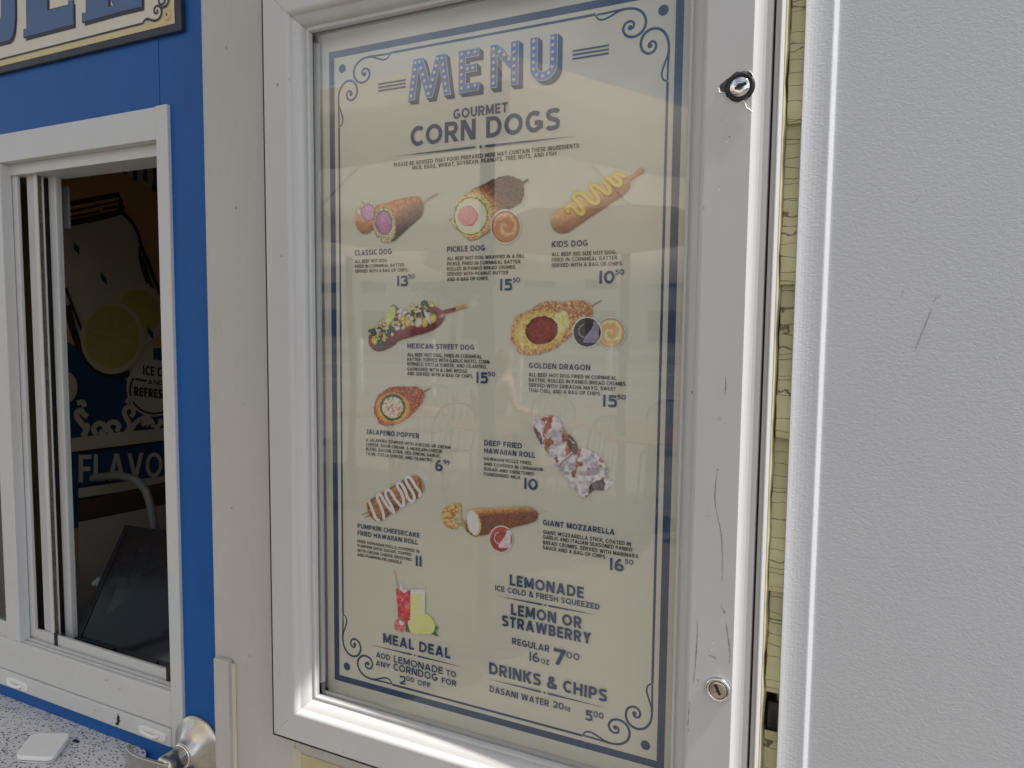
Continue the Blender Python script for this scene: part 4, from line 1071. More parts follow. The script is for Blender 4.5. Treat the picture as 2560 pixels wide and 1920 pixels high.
BULBS = [(143.0, 865.3), (149.7, 865.4), (142.1, 856.9), (140.7, 848.3), (139.4, 840.4), (138.1, 832.1), (136.7, 823.7), (152.0, 857.4), (154.7, 849.0), (157.4, 840.6), (160.1, 832.2), (163.3, 823.8), (167.1, 832.3), (169.8, 840.4), (172.4, 848.8), (174.7, 857.2), (177.1, 865.5), (183.9, 865.5), (184.9, 857.4), (186.2, 848.9), (187.8, 841.2), (189.0, 832.8), (190.4, 824.2), (213.1, 865.9), (222.9, 866.1), (232.5, 866.1), (212.8, 857.4), (212.9, 849.2), (221.3, 846.8), (229.3, 847.3), (212.9, 840.9), (213.0, 832.5), (213.0, 824.2), (223.1, 824.3), (232.6, 824.8), (258.7, 865.6), (258.6, 857.3), (258.7, 849.0), (258.6, 840.9), (258.5, 832.6), (258.4, 824.2), (266.6, 861.4), (273.1, 856.3), (279.7, 850.4), (286.9, 865.8), (286.8, 857.6), (286.8, 849.3), (286.7, 841.2), (286.6, 833.0), (286.6, 824.6), (313.3, 866.2), (313.2, 857.8), (313.2, 849.5), (313.2, 841.4), (313.4, 833.3), (317.6, 826.3), (325.3, 823.9), (333.1, 826.5), (337.6, 833.2), (338.2, 841.6), (338.2, 849.9), (338.1, 858.0), (338.3, 866.0)]
y2, y3 = pz(), pz()
for u, v in BULBS:
    b = MB()
    b.poly([pmm(u + .5 + 2.35 * math.cos(t), v - .4 + 2.35 * math.sin(t), y2) for t in [k * math.pi / 8 for k in range(16)]], 1)
    b.poly([pmm(u + 2.2 * math.cos(t), v + 2.2 * math.sin(t), y3) for t in [k * math.pi / 8 for k in range(16)]], 0)
    b.build('headline_bulb', [MT['bulb'], MT['navy']], PO, face=FRONT)
y2 = pz()
for u0, u1 in ((83.8, 128.2), (363.4, 408.3)):
    for v in (845.8, 841.4, 837.0) if u0 < 200 else (846.9, 842.5, 838.1):
        b = MB(); rect(b, u0, u1, v - .95, v + .95, y2); b.build('headline_rule', MT['navy'], PO, face=FRONT)

TXT = [
 ('H1','GOURMET',200.9,278.7,786.8,12.42),
 ('H1','CORN DOGS',135.7,348.6,758.8,25.68),
 ('N','PLEASE BE ADVISED THAT FOOD PREPARED HERE MAY CONTAIN THESE INGREDIENTS:',108.8,374.8,735.0,5.17),
 ('N','MILK, EGGS, WHEAT, SOYBEAN, PEANUTS, TREE NUTS, AND FISH',138.4,344.6,728.7,4.95),
 ('name','CLASSIC DOG',42.7,105.2,619.6,7.50),
 ('d','ALL BEEF HOT DOG',43.0,96.8,609.3,4.53),
 ('d','FRIED IN CORNMEAL BATTER.',42.9,126.5,602.5,4.41),
 ('d','SERVED WITH A BAG OF CHIPS.',42.9,131.8,595.8,4.41),
 ('p','13',114.0,131.2,576.3,14.13),
 ('s','50',131.7,142.2,586.0,6.25),
 ('name','PICKLE DOG',192.4,248.4,619.1,7.26),
 ('d','ALL BEEF HOT DOG WRAPPED IN A DILL',192.4,303.8,608.6,4.49),
 ('d','PICKLE, FRIED IN CORNMEAL BATTER,',192.5,299.8,601.8,4.49),
 ('d','ROLLED IN PANKO BREAD CRUMBS.',192.5,292.7,595.3,4.50),
 ('d','SERVED WITH PEANUT BUTTER',192.5,281.9,588.6,4.50),
 ('d','AND A BAG OF CHIPS.',192.5,254.1,582.0,4.51),
 ('p','15',270.4,287.1,568.4,14.59),
 ('s','50',288.0,298.1,578.3,6.06),
 ('name','KIDS DOG',340.3,387.0,619.7,7.29),
 ('d','ALL BEEF KID SIZE HOT DOG,',340.5,422.6,608.9,4.51),
 ('d','FRIED IN CORNMEAL BATTER.',340.6,425.2,602.5,4.51),
 ('d','SERVED WITH A BAG OF CHIPS.',340.7,430.5,595.8,4.52),
 ('p','10',402.1,420.9,575.0,14.96),
 ('s','50',421.3,432.0,585.0,6.11),
 ('name','MEXICAN STREET DOG',130.1,233.8,492.8,6.87),
 ('d','ALL BEEF HOT DOG, FRIED IN CORNMEAL',130.1,244.7,482.2,4.73),
 ('d','BATTER. TOPPED WITH GARLIC MAYO, CORN',130.1,256.1,475.8,4.73),
 ('d','KERNELS, COTIJA CHEESE, AND CILANTRO.',130.1,252.6,469.4,4.74),
 ('d','GARNISHED WITH A LIME WEDGE',130.0,223.6,462.8,4.74),
 ('d','AND SERVED WITH A BAG OF CHIPS.',130.0,232.4,456.5,4.75),
 ('p','15',237.1,253.8,450.2,14.55),
 ('s','50',254.1,264.5,459.8,5.85),
 ('name','GOLDEN DRAGON',311.5,392.8,472.1,6.76),
 ('d','ALL BEEF HOT DOG FRIED IN CORNMEAL',311.6,425.7,461.9,4.52),
 ('d','BATTER, ROLLED IN PANKO BREAD CRUMBS.',311.7,438.1,455.4,4.52),
 ('d','SERVED WITH SRIRACHA MAYO, SWEET',311.6,425.1,448.9,4.53),
 ('d','THAI CHILI, AND A BAG OF CHIPS.',311.6,406.8,442.4,4.53),
 ('p','15',409.6,426.8,429.4,14.49),
 ('s','50',427.0,437.6,439.2,5.57),
 ('name','JALAPENO POPPER',60.5,149.1,371.3,6.89),
 ('d','A JALAPE~O STUFFED WITH A BLEND OF CREAM',60.4,198.4,361.0,4.31),
 ('d','CHEESE, SOUR CREAM, A MEXICAN-CHEESE',60.4,185.7,354.5,4.32),
 ('d','BLEND, BACON, CORN, RED ONION, GARLIC,',60.3,183.3,348.1,4.32),
 ('d','TAJIN, COTJA CHEESE, AND CILANTRO.',60.3,171.4,341.4,4.33),
 ('p','6',174.8,186.7,329.7,14.74),
 ('s','99',187.3,197.5,339.5,6.35),
 ('name','DEEP FRIED',249.4,303.3,370.1,6.98),
 ('name','HAWAIIAN ROLL',249.5,321.7,360.1,6.81),
 ('d','HAWAIIAN ROLLS FRIED,',249.0,317.6,350.8,4.17),
 ('d','AND COVERED IN CINNAMON',249.0,332.6,343.9,4.17),
 ('d','SUGAR AND SWEETENED',249.1,320.5,337.3,4.18),
 ('d','CONDENSED MILK.',248.9,302.8,330.8,4.18),
 ('p','10',307.2,325.7,319.0,14.53),
 ('name','PUMPKIN CHEESECAKE',44.9,150.2,234.6,6.74),
 ('name','FRIED HAWAIIAN ROLL',44.8,147.3,224.5,6.75),
 ('d','FRIED HAWAIIAN ROLLS, COVERED IN',44.3,149.6,213.4,4.23),
 ('d','PUMPKIN SPICE SUGAR, TOPPED',44.3,137.1,207.0,4.23),
 ('d','WITH CREAM CHEESE FROSTING',44.2,137.1,200.1,4.24),
 ('d','AND PUMPKIN PIE DRIZZLE.',44.2,122.2,193.5,4.24),
 ('p','11',143.8,153.2,194.4,14.73),
 ('name','GIANT MOZZARELLA',333.6,427.4,276.1,7.09),
 ('d','GIANT MOZZARELLA STICK, COATED IN',333.8,447.8,265.2,4.73),
 ('d','GARLIC AND ITALIAN SEASONED PANKO',333.9,449.5,258.8,4.74),
 ('d','BREAD CRUMBS. SERVED WITH MARINARA',334.0,457.4,251.8,4.74),
 ('d','SAUCE AND A BAG OF CHIPS.',333.8,417.4,245.3,4.75),
 ('p','16',422.4,440.1,232.6,14.86),
 ('s','50',440.5,451.3,243.1,5.93),
 ('h','MEAL DEAL',88.6,199.7,74.4,14.68),
 ('h2','ADD',76.1,100.8,50.9,7.76),
 ('h2','LEMONADE',106.7,187.8,50.1,9.86),
 ('h2','TO',193.1,208.6,50.1,8.05),
 ('h2','ANY',75.6,100.8,38.4,8.01),
 ('h2','CORNDOG',106.0,179.6,38.3,10.47),
 ('h2','FOR',186.0,209.1,37.7,8.09),
 ('h2','2',117.0,126.8,20.9,12.53),
 ('s','00',127.9,141.2,27.7,7.16),
 ('h2','OFF',146.5,168.0,26.2,7.33),
 ('h','LEMONADE',288.0,389.5,191.4,14.36),
 ('h2','ICE COLD & FRESH SQUEEZED',267.1,410.3,180.9,7.33),
 ('h','LEMON OR',290.2,387.5,152.9,14.69),
 ('h','STRAWBERRY',277.4,400.2,135.6,14.43),
 ('h2','REGULAR',292.3,344.8,113.9,8.86),
 ('h2','16',317.3,331.3,97.1,12.22),
 ('h2','OZ',333.3,345.0,97.4,6.57),
 ('p','7',350.6,367.3,100.4,21.02),
 ('s','00',368.1,385.4,111.7,8.43),
 ('h','DRINKS & CHIPS',259.2,422.1,67.1,15.75),
 ('h2','DASANI WATER',260.1,345.4,42.7,8.70),
 ('h2','20',351.0,365.7,43.5,8.59),
 ('h2','OZ',366.6,374.7,43.3,5.52),
 ('h2','5',394.0,403.9,38.1,13.25),
 ('s','00',405.1,418.2,44.7,7.63),
]
def put_text(b, s, u0, u1, v, cap, weight):
    y2 = pz()
    j = 0
    for q in text_shapes(s, cap, u1 - u0, weight):
        if q is None: j += 1; continue
        j += 1
        b.poly([pmm(u0 + x, v + z, y2 - (j % 40) * 2e-7) for x, z in q])
KIND = {'H1': ('heading', .205, 'navy'), 'h': ('heading', .215, 'navy'), 'h2': ('detail_line', .19, 'navy'), 'N': ('allergen_note', .18, 'ink'), 'name': ('dish_name', .20, 'navy'),
        'd': ('dish_description', .175, 'ink'), 'p': ('dish_price', .215, 'navy'), 's': ('dish_price', .18, 'navy')}
groups = []
for row in TXT:
    k = row[0]
    nm, wt, mt_ = KIND[k]
    # lines of one block become one print
    if groups and groups[-1][0] == nm and nm in ('dish_description', 'dish_price', 'allergen_note') and not (k == 'p'):
        groups[-1][2].append((row, wt))
    elif groups and groups[-1][0] == nm and nm == 'dish_name' and abs(groups[-1][2][-1][0][2] - row[2]) < 2 and abs(groups[-1][2][-1][0][4] - row[4]) < 14:
        groups[-1][2].append((row, wt))
    else: groups.append((nm, mt_, [(row, wt)]))
for nm, mt_, rows_ in groups:
    b = MB()
    for row, wt in rows_: put_text(b, row[1], row[2], row[3], row[4], row[5], wt)
    b.build(nm, MT[mt_], PO, face=FRONT)
for a0, a1, am, v in ((109.8, 374.1, 241.3, 748.7), (61.8, 224.8, 142.2, 67.3), (267.6, 410.1, 338.5, 174.0), (255.6, 423.5, 338.8, 59.8)):
    b = MB(); y2 = pz()
    s = (a1 - a0) / 264.3
    hw = 2.0 * max(s, .8)
    b.poly([pmm(a0, v, y2), pmm(am - 15 * s - 1, v - hw * .75, y2), pmm(am - 9 * s, v - hw * .7, y2), pmm(am - 4.5 * s - .8, v, y2), pmm(am - 9 * s, v + hw * .7, y2), pmm(am - 15 * s - 1, v + hw * .75, y2)])
    b.poly([pmm(a1, v, y2), pmm(am + 15 * s + 1, v + hw * .75, y2), pmm(am + 9 * s, v + hw * .7, y2), pmm(am + 4.5 * s + .8, v, y2), pmm(am + 9 * s, v - hw * .7, y2), pmm(am + 15 * s + 1, v - hw * .75, y2)])
    r = 1.9 * max(s, .75)
    b.poly([pmm(am + r * math.cos(t), v + r * math.sin(t), y2) for t in [k * math.pi / 8 for k in range(16)]])
    b.build('divider', MT['navy'], PO, face=FRONT)

# ------------------------------------------------------------------ printed dish pictures (flat print, drawn point by point)
def vnoise(X, Y, sc, seed):
    rs = np.random.RandomState(seed); g = rs.rand(64, 64)
    x, y = X / sc, Y / sc
    xi, yi = np.floor(x).astype(int), np.floor(y).astype(int)
    fx, fy = x - xi, y - yi
    fx, fy = fx * fx * (3 - 2 * fx), fy * fy * (3 - 2 * fy)
    a = g[xi % 64, yi % 64]; b_ = g[(xi + 1) % 64, yi % 64]; c = g[xi % 64, (yi + 1) % 64]; d = g[(xi + 1) % 64, (yi + 1) % 64]
    return (a * (1 - fx) + b_ * fx) * (1 - fy) + (c * (1 - fx) + d * fx) * fy
def fnoise(X, Y, sc, seed, o=4):
    r, am, t = 0, 1, 0
    for i in range(o):
        r = r + am * vnoise(X, Y, sc / 2 ** i, seed + i); t += am; am *= .6
    return r / t
class Print:
    def __init__(s, key, x0, x1, y0, y1, n=190):
        cx, cy, u, v, a, b_, c, d = AFF[key]
        s.n = n; s.m = max(20, int(n * (y1 - y0) / (x1 - x0)))
        xs, ys = np.linspace(x0, x1, s.n), np.linspace(y0, y1, s.m)
        s.X, s.Y = np.meshgrid(xs, ys)
        s.X0, s.Y0 = s.X, s.Y
        s.U = u + a * (s.X - cx) + c * (s.Y - cy); s.V = v + b_ * (s.X - cx) + d * (s.Y - cy)
        s.C = np.zeros(s.X.shape + (3,)); s.A = np.zeros(s.X.shape, bool)
    def rough(s, amp, sc, seed):
        s.X = s.X0 + amp * (fnoise(s.X0, s.Y0, sc, seed, 3) - .5) * 2; s.Y = s.Y0 + amp * (fnoise(s.X0, s.Y0, sc, seed + 50, 3) - .5) * 2
    def plain(s): s.X, s.Y = s.X0, s.Y0
    def put(s, mask, col):
        col = np.array(col, float)
        s.C[mask] = np.broadcast_to(col, s.C.shape)[mask]; s.A |= mask
    def ell(s, cx, cy, rx, ry, rot=0):
        c, q = math.cos(math.radians(rot)), math.sin(math.radians(rot)); x, y = s.X - cx, s.Y - cy
        return np.sqrt(((x * c + y * q) / rx) ** 2 + ((-x * q + y * c) / ry) ** 2)
    def poly(s, pts, sm=True):
        P = smooth_line(pts, 6, True) if sm else [np.array(p, float) for p in pts]
        ins = np.zeros(s.X.shape, bool)
        for i in range(len(P)):
            (x0, y0), (x1, y1) = P[i - 1], P[i]
            if y0 == y1: continue
            cnd = ((y0 > s.Y) != (y1 > s.Y)) & (s.X < (x1 - x0) * (s.Y - y0) / (y1 - y0) + x0)
            ins ^= cnd
        return ins
    def seg(s, pts):
        """distance to polyline, and parameter along it"""
        best = np.full(s.X.shape, 1e9)
        for (x0, y0), (x1, y1) in zip(pts[:-1], pts[1:]):
            L2 = (x1 - x0) ** 2 + (y1 - y0) ** 2 + 1e-9
            t = np.clip(((s.X - x0) * (x1 - x0) + (s.Y - y0) * (y1 - y0)) / L2, 0, 1)
            best = np.minimum(best, np.hypot(s.X - x0 - t * (x1 - x0), s.Y - y0 - t * (y1 - y0)))
        return best
    def build(s, name, label=None):
        s.plain()
        S = s.C / 255.0
        Lc = np.where(S <= .04045, S / 12.92, ((S + .055) / 1.055) ** 2.4)
        Lc = Lc * PRINT_GAIN; gy = Lc.mean(2, keepdims=True); Lc = np.clip(Lc * .95 + gy * .05, 0.004, .85)
        y2 = pz(6)
        keep = s.A[:-1, :-1] & s.A[1:, :-1] & s.A[:-1, 1:] & s.A[1:, 1:]
        idx = -np.ones(s.A.shape, int); use = np.zeros(s.A.shape, bool)
        for dj in (0, 1):
            for di in (0, 1):
                use[dj:s.m - 1 + dj, di:s.n - 1 + di] |= keep
        idx[use] = np.arange(use.sum())
        V3 = np.stack([s.U[use] / 1000, np.full(use.sum(), y2), 1.03 + s.V[use] / 1000], 1)
        jj, ii = np.nonzero(keep)
        F = np.stack([idx[jj, ii], idx[jj + 1, ii], idx[jj + 1, ii + 1], idx[jj, ii + 1]], 1)
        me = bpy.data.meshes.new(name); me.from_pydata(V3.tolist(), [], F.tolist())
        me.materials.append(MT['print'])
        at_ = me.attributes.new('print', 'FLOAT_COLOR', 'POINT')
        at_.data.foreach_set('color', np.concatenate([Lc[use], np.ones((use.sum(), 1))], 1).astype(np.float32).ravel())
        if me.polygons[0].normal.y > 0: me.flip_normals()
        o = bpy.data.objects.new(name, me); link(o, PO)
        if label: o['label'] = label
        return o
PRINT_GAIN = 1.5
AFF = {'classic': (480, 550, 100.4, 665.9, 0.1544, -0.0083, -0.0005, -0.1253), 'pickle': (1530, 440, 251.7, 670.6, 0.1345, -0.0081, 0.0009, -0.1169), 'kids': (1600, 340, 393.3, 670.1, 0.1263, -0.0081, 0.0023, -0.1175),
       'mexican': (700, 460, 139.1, 521.7, 0.1218, 0.0011, -0.0001, -0.1018), 'golden': (1100, 400, 356.9, 522.2, 0.1184, 0.0011, 0.0018, -0.1095), 'popper': (640, 340, 118.5, 414.0, 0.1251, 0.0070, -0.0002, -0.1044),
       'deep': (1400, 660, 372.3, 367.0, 0.0946, 0.0082, 0.0015, -0.0891), 'pumpkin': (680, 350, 105.8, 285.6, 0.1216, 0.0136, -0.0003, -0.1020), 'giant': (600, 300, 258.9, 265.8, 0.1434, 0.0185, 0.0011, -0.1290), 'drinks': (810, 480, 144.2, 143.0, 0.1308, 0.0232, -0.0000, -0.1127)}
def mixc(a, b_, t):
    t = np.clip(t, 0, 1)[..., None]; return np.array(a, float) * (1 - t) + np.array(b_, float) * t
def nz(P, sc, seed, lo=.3, hi=.7): return np.clip((fnoise(P.X0, P.Y0, sc, seed) - lo) / (hi - lo), 0, 1)
def mulc(c, f): return np.clip(np.array(c, float) * f[..., None], 0, 255)

def pic_classic():
    P = Print('classic', 100, 990, 270, 810)
    P.put(P.seg([(838, 370), (974, 289)]) < 10, mixc((120, 95, 90), (185, 165, 158), nz(P, 30, 3)))
    P.rough(7, 26, 1)
    e = P.ell(232, 525, 118, 185, 6)
    P.put(e < 1, mulc(mixc((205, 150, 95), (120, 75, 50), (P.Y - 520) / 190), .9 + .2 * nz(P, 18, 5)))
    e = P.ell(250, 450, 108, 112, 10); P.put((e < 1), mixc((150, 130, 100), (216, 208, 182), nz(P, 12, 6) * 1.2))
    e = P.ell(265, 475, 84, 95, -10); P.put(e < 1, mulc(mixc((186, 140, 178), (140, 95, 130), e ** 6), .92 + .14 * nz(P, 14, 7)))
    body = P.poly([(330, 430), (380, 392), (520, 350), (700, 310), (770, 303), (825, 345), (842, 400), (836, 490), (790, 550), (700, 630), (590, 735), (520, 785), (430, 795), (350, 730), (312, 620)])
    d = ((P.X - 560) * .52 + (P.Y - 500) * .85)
    c = mixc((188, 128, 88), (70, 50, 58), (d + 60) / 230)
    c = mulc(c, .82 + .32 * nz(P, 16, 8))
    P.put(body, c)
    e = P.ell(440, 605, 122, 195, -6); P.put(e < 1, mixc((140, 118, 90), (214, 204, 176), nz(P, 13, 9) * 1.1 - .35 * (e > .9)))
    e = P.ell(432, 582, 90, 134, -4); P.put(e < 1, mulc(mixc((176, 118, 162), (96, 60, 88), e ** 8), .88 + .2 * nz(P, 15, 10)))
    P.build('dish_picture', 'corn dog cut in half')
def cup(P, cx, cy, r, ry, col, hi, seed, dark=False):
    P.plain()
    P.put(P.ell(cx, cy, r * 1.09, ry * 1.09) < 1, (222, 216, 222))
    e = P.ell(cx, cy, r, ry); th = np.arctan2(P.Y - cy, P.X - cx)
    sw = .5 + .5 * np.sin(th * 1.0 + e * 9 + fnoise(P.X, P.Y, 50, seed) * 4)
    if dark == 'wave':
        hm = (P.X - cx > r * .12 - .35 * r * np.sin((P.Y - cy) / ry * 2.6)) & (P.X - cx < r * .86) & (np.abs(P.Y - cy + .02 * ry) < ry * .72)
        c = np.where(hm[..., None], mulc(hi, .9 + .2 * nz(P, 20, seed)), mulc(col, .85 + .25 * sw))
        cr_ = np.abs(P.ell(cx - r * .15, cy - ry * .1, r * .45, ry * .45) - 1) < .09
        c = np.where((cr_ & (P.X < cx - r * .2))[..., None], np.array(hi, float), c)
    else:
        c = mixc(col, hi, sw ** 3 * (e < .85))
        c = mulc(c, 1 - .25 * (e > .93))
    P.put(e < 1, c)
def pic_pickle():
    P = Print('pickle', 1090, 1980, 70, 840)
    P.put(P.seg([(1895, 170), (1945, 138)]) < 15, (96, 76, 80))
    P.rough(13, 24, 21)
    body = P.poly([(1175, 400), (1260, 290), (1360, 230), (1500, 165), (1640, 105), (1740, 88), (1830, 105), (1895, 165), (1915, 270), (1880, 360), (1790, 430), (1640, 500), (1580, 640), (1500, 712), (1400, 768), (1320, 770), (1240, 690), (1160, 620), (1115, 545), (1170, 520)])
    near = P.ell(1360, 500, 265, 275, 15)
    c = mixc((218, 180, 122), (150, 92, 60), (near - .78) * 3.2)
    c = mixc(c[0, 0], c[0, 0], near) if False else c
    t = np.clip((near - 1.0) * 2.2, 0, 1)[..., None]
    c = c * (1 - t) + np.array((86, 58, 60)) * t
    c = mulc(c, .68 + .6 * nz(P, 14, 22, .25, .75))
    P.put(body, c)
    e = P.ell(1350, 515, 184, 206, 12); P.put(e < 1, np.where((e > .94)[..., None], np.array((112, 106, 70.)), mixc((226, 220, 192), (198, 190, 146), e ** 3 * .9)))
    e = P.ell(1320, 515, 112, 108, -38); P.put(e < 1, mulc(mixc((210, 140, 138), (190, 92, 98), (e > .88) * ((P.X > 1330) * 1.0)), .93 + .14 * nz(P, 13, 24)))
    cup(P, 1722, 625, 146, 168, (176, 116, 82), (214, 170, 136), 25)
    P.build('dish_picture', 'dark crusted corn dog cut open beside a cup of peanut butter')
def pic_kids():
    P = Print('kids', 1140, 2110, 0, 680)
    P.put(P.seg([(2060, 42), (2112, 8)]) < 8, (190, 182, 172))
    P.put(P.seg([(1950, 108), (2055, 40)]) < 27, mixc((196, 140, 104), (140, 92, 72), (P.Y - P.X * -.66 - 1380) / 60))
    P.rough(4, 40, 31)
    ax0, ax1 = (1290, 530), (1840, 165)
    d = P.seg([ax0, ax1])
    nx, ny = .553, .833
    s_ = ((P.X - 1565) * nx + (P.Y - 347) * ny)
    R = 128 - .02 * (P.X - 1290)
    c = mixc((206, 158, 118), (122, 76, 60), (s_ + 60) / 190); c = mulc(c, .92 + .14 * nz(P, 30, 32) + .06 * nz(P, 8, 33))
    low = np.clip((1400 - P.X) / 260, 0, 1)[..., None] * np.clip((P.Y - 480) / 120, 0, 1)[..., None]
    c = c * (1 - .38 * low)
    P.put(d < R, c)
    P.plain()
    ml = smooth_line([(1345, 430), (1325, 400), (1360, 375), (1400, 390), (1440, 435), (1480, 455), (1500, 420), (1450, 340), (1400, 285), (1440, 242), (1510, 272), (1570, 330), (1620, 350), (1650, 320), (1620, 250), (1570, 195), (1600, 165), (1670, 205), (1730, 250), (1762, 230), (1740, 170), (1700, 135), (1740, 105), (1800, 160), (1850, 172), (1860, 130), (1800, 78), (1840, 62), (1900, 88)], 4)
    m = P.seg([tuple(q + np.array([4, 9])) for q in ml]); P.put(m < 27, mulc(c, np.full(P.X.shape, .72)))
    m = P.seg(ml); P.put(m < 24, mixc((230, 184, 92), (178, 130, 54), (m / 24) ** 3))
    P.build('dish_picture', 'whole corn dog with a zigzag of mustard')
def pic_mexican():
    P = Print('mexican', 80, 1410, 80, 810, 230)
    P.put(P.seg([(1220, 238), (1380, 195)]) < 25, mixc((206, 172, 112), (160, 120, 70), nz(P, 24, 41)))
    P.put(P.seg([(1090, 275), (1230, 236)]) < 29, (116, 60, 60))
    P.rough(5, 30, 42)
    body = P.poly([(100, 640), (118, 560), (230, 440), (420, 320), (600, 225), (780, 180), (900, 168), (990, 190), (1085, 245), (1118, 310), (1090, 395), (1020, 470), (900, 530), (700, 590), (520, 650), (420, 735), (260, 790), (160, 765), (108, 700)])
    c = mixc((128, 64, 66), (84, 40, 44), (P.Y + P.X * .45 - 760) / 190); c = mulc(c, .85 + .3 * nz(P, 40, 43))
    P.put(body, c)
    hl = P.ell(1085, 315, 60, 40, -20); P.put(body & (hl < 1), mixc((190, 150, 150), (122, 64, 66), hl))
    rs = random.Random(7)
    ax = [(190, 640), (330, 500), (520, 390), (720, 310), (930, 250)]
    axp = smooth_line(ax, 20)
    cols = [((222, 216, 224), 36), ((66, 98, 74), 38), ((222, 190, 96), 34), ((212, 196, 158), 34), ((54, 84, 62), 30), ((218, 212, 216), 26), ((86, 116, 84), 26), ((228, 200, 112), 24)]
    for k in range(250):
        q = axp[rs.randrange(len(axp))]; off = rs.uniform(-1, 1)
        cx, cy = q[0] + off * 62 + rs.uniform(-30, 30), q[1] + off * 118 + rs.uniform(-20, 20)
        if off > .65 and rs.random() < .55: continue
        col, r = cols[rs.randrange(len(cols))]
        if off > .45: col = (214, 196, 150) if rs.random() < .6 else col
        P.rough(10, 18, 60 + k % 9)
        e = P.ell(cx, cy, r * rs.uniform(.5, 1.0), r * rs.uniform(.5, 1.15), rs.uniform(0, 90))
        P.put(e < 1, mulc(col, 1.06 - .32 * np.clip(e, 0, 1) ** 2 - .12 * nz(P, 9, 70 + k % 5)))
    P.rough(5, 16, 80)
    for (cx, cy, rx, ry, rot, col) in ((965, 350, 46, 62, 20, (226, 196, 104)), (950, 175, 40, 30, 20, (228, 196, 96)), (860, 400, 40, 70, 5, (220, 186, 92)), (780, 400, 50, 70, 20, (214, 206, 188)), (640, 400, 42, 55, 0, (224, 188, 92)), (855, 150, 48, 42, 0, (64, 98, 74)), (855, 285, 34, 52, 0, (70, 98, 70)), (895, 330, 26, 110, -24, (214, 208, 218)), (270, 700, 55, 70, -10, (60, 90, 66)), (180, 650, 36, 55, -20, (226, 190, 92)), (170, 530, 40, 55, 0, (68, 100, 76))):
        e = P.ell(cx, cy, rx, ry, rot); P.put(e < 1, mulc(col, 1.04 - .3 * np.clip(e, 0, 1) ** 3 - .12 * nz(P, 10, 90)))
    P.plain()
    e = P.ell(415, 295, 62, 142, 18); P.put((e < 1) & (P.X < 500), np.where((e > .82)[..., None] & (P.X > 400)[..., None], np.array((96, 122, 66.)), mixc((196, 204, 132), (168, 180, 104), nz(P, 30, 92))))
    P.build('dish_picture', 'corn dog heaped with corn, cheese and cilantro and a lime wedge')
def pic_golden():
    P = Print('golden', 470, 1790, 70, 740, 230)
    P.put(P.seg([(1400, 168), (1512, 102)]) < 10, (124, 106, 82))
    P.rough(18, 22, 101)
    body = P.poly([(505, 540), (515, 380), (570, 260), (740, 195), (850, 115), (960, 98), (1100, 105), (1280, 92), (1370, 112), (1425, 180), (1425, 240), (1390, 290), (1260, 380), (1190, 480), (1120, 540), (1020, 620), (880, 680), (750, 708), (600, 690), (560, 610)])
    c = mixc((126, 78, 46), (222, 166, 110), nz(P, 20, 102, .3, .72)); c = mulc(c, .85 + .35 * nz(P, 9, 103))
    P.put(body, c)
    P.rough(26, 34, 104)
    e = P.ell(835, 425, 315, 225, -14); P.put(body & (e < 1), mulc(mixc((228, 208, 134), (196, 150, 70), np.maximum(e ** 4, 1 - nz(P, 36, 105) * 1.3)), .84 + .26 * nz(P, 13, 106)))
    e2 = P.ell(1070, 330, 90, 130, 20); P.put(body & (e2 < 1), mixc((226, 218, 160), (190, 170, 100), nz(P, 20, 107)))
    P.rough(8, 30, 108)
    e = P.ell(860, 425, 186, 158, -14); P.put(e < 1, mulc(mixc((136, 62, 56), (92, 36, 36), e ** 6), .86 + .26 * nz(P, 17, 109)))
    cup(P, 1610, 450, 146, 158, (204, 160, 104), (232, 206, 166), 110)
    cup(P, 1362, 445, 147, 156, (44, 38, 46), (132, 128, 150), 111, 'wave')
    P.build('dish_picture', 'crumbed corn dog cut open beside a dark and a tan dip')
def pic_popper():
    P = Print('popper', 260, 1060, 60, 630)
    P.put(P.seg([(945, 165), (1032, 113)]) < 9, (134, 92, 74))
    P.rough(13, 20, 121)
    body = P.poly([(288, 423), (300, 320), (345, 205), (480, 108), (620, 78), (760, 88), (880, 95), (945, 165), (950, 240), (880, 360), (760, 480), (620, 570), (480, 602), (370, 588), (325, 500)])
    c = mixc((108, 44, 38), (188, 102, 78), nz(P, 17, 122, .28, .72)); c = mulc(c, .84 + .34 * nz(P, 8, 123))
    P.put(body, c)
    e = P.ell(545, 370, 218, 200, 8); P.put(body & (e < 1.06), mulc(mixc((228, 188, 100), (186, 112, 54), (e - .7) * 2.6), .86 + .24 * nz(P, 15, 124)))
    e = P.ell(545, 358, 170, 176, 0); P.put(e < 1, mulc(mixc((74, 100, 70), (40, 64, 46), nz(P, 18, 125)), .9 + .2 * nz(P, 8, 126)))
    e = P.ell(545, 362, 138, 140, 0); n = nz(P, 26, 127); c = mixc((196, 176, 152), (232, 220, 204), n)
    c = np.where((nz(P, 22, 128) > .86)[..., None], np.array((176, 88, 92.)), c); c = np.where((nz(P, 20, 129) < .1)[..., None], np.array((130, 116, 84.)), c)
    P.put(e < 1, c)
    P.build('dish_picture', 'crumbed pepper cut open to show its filling')
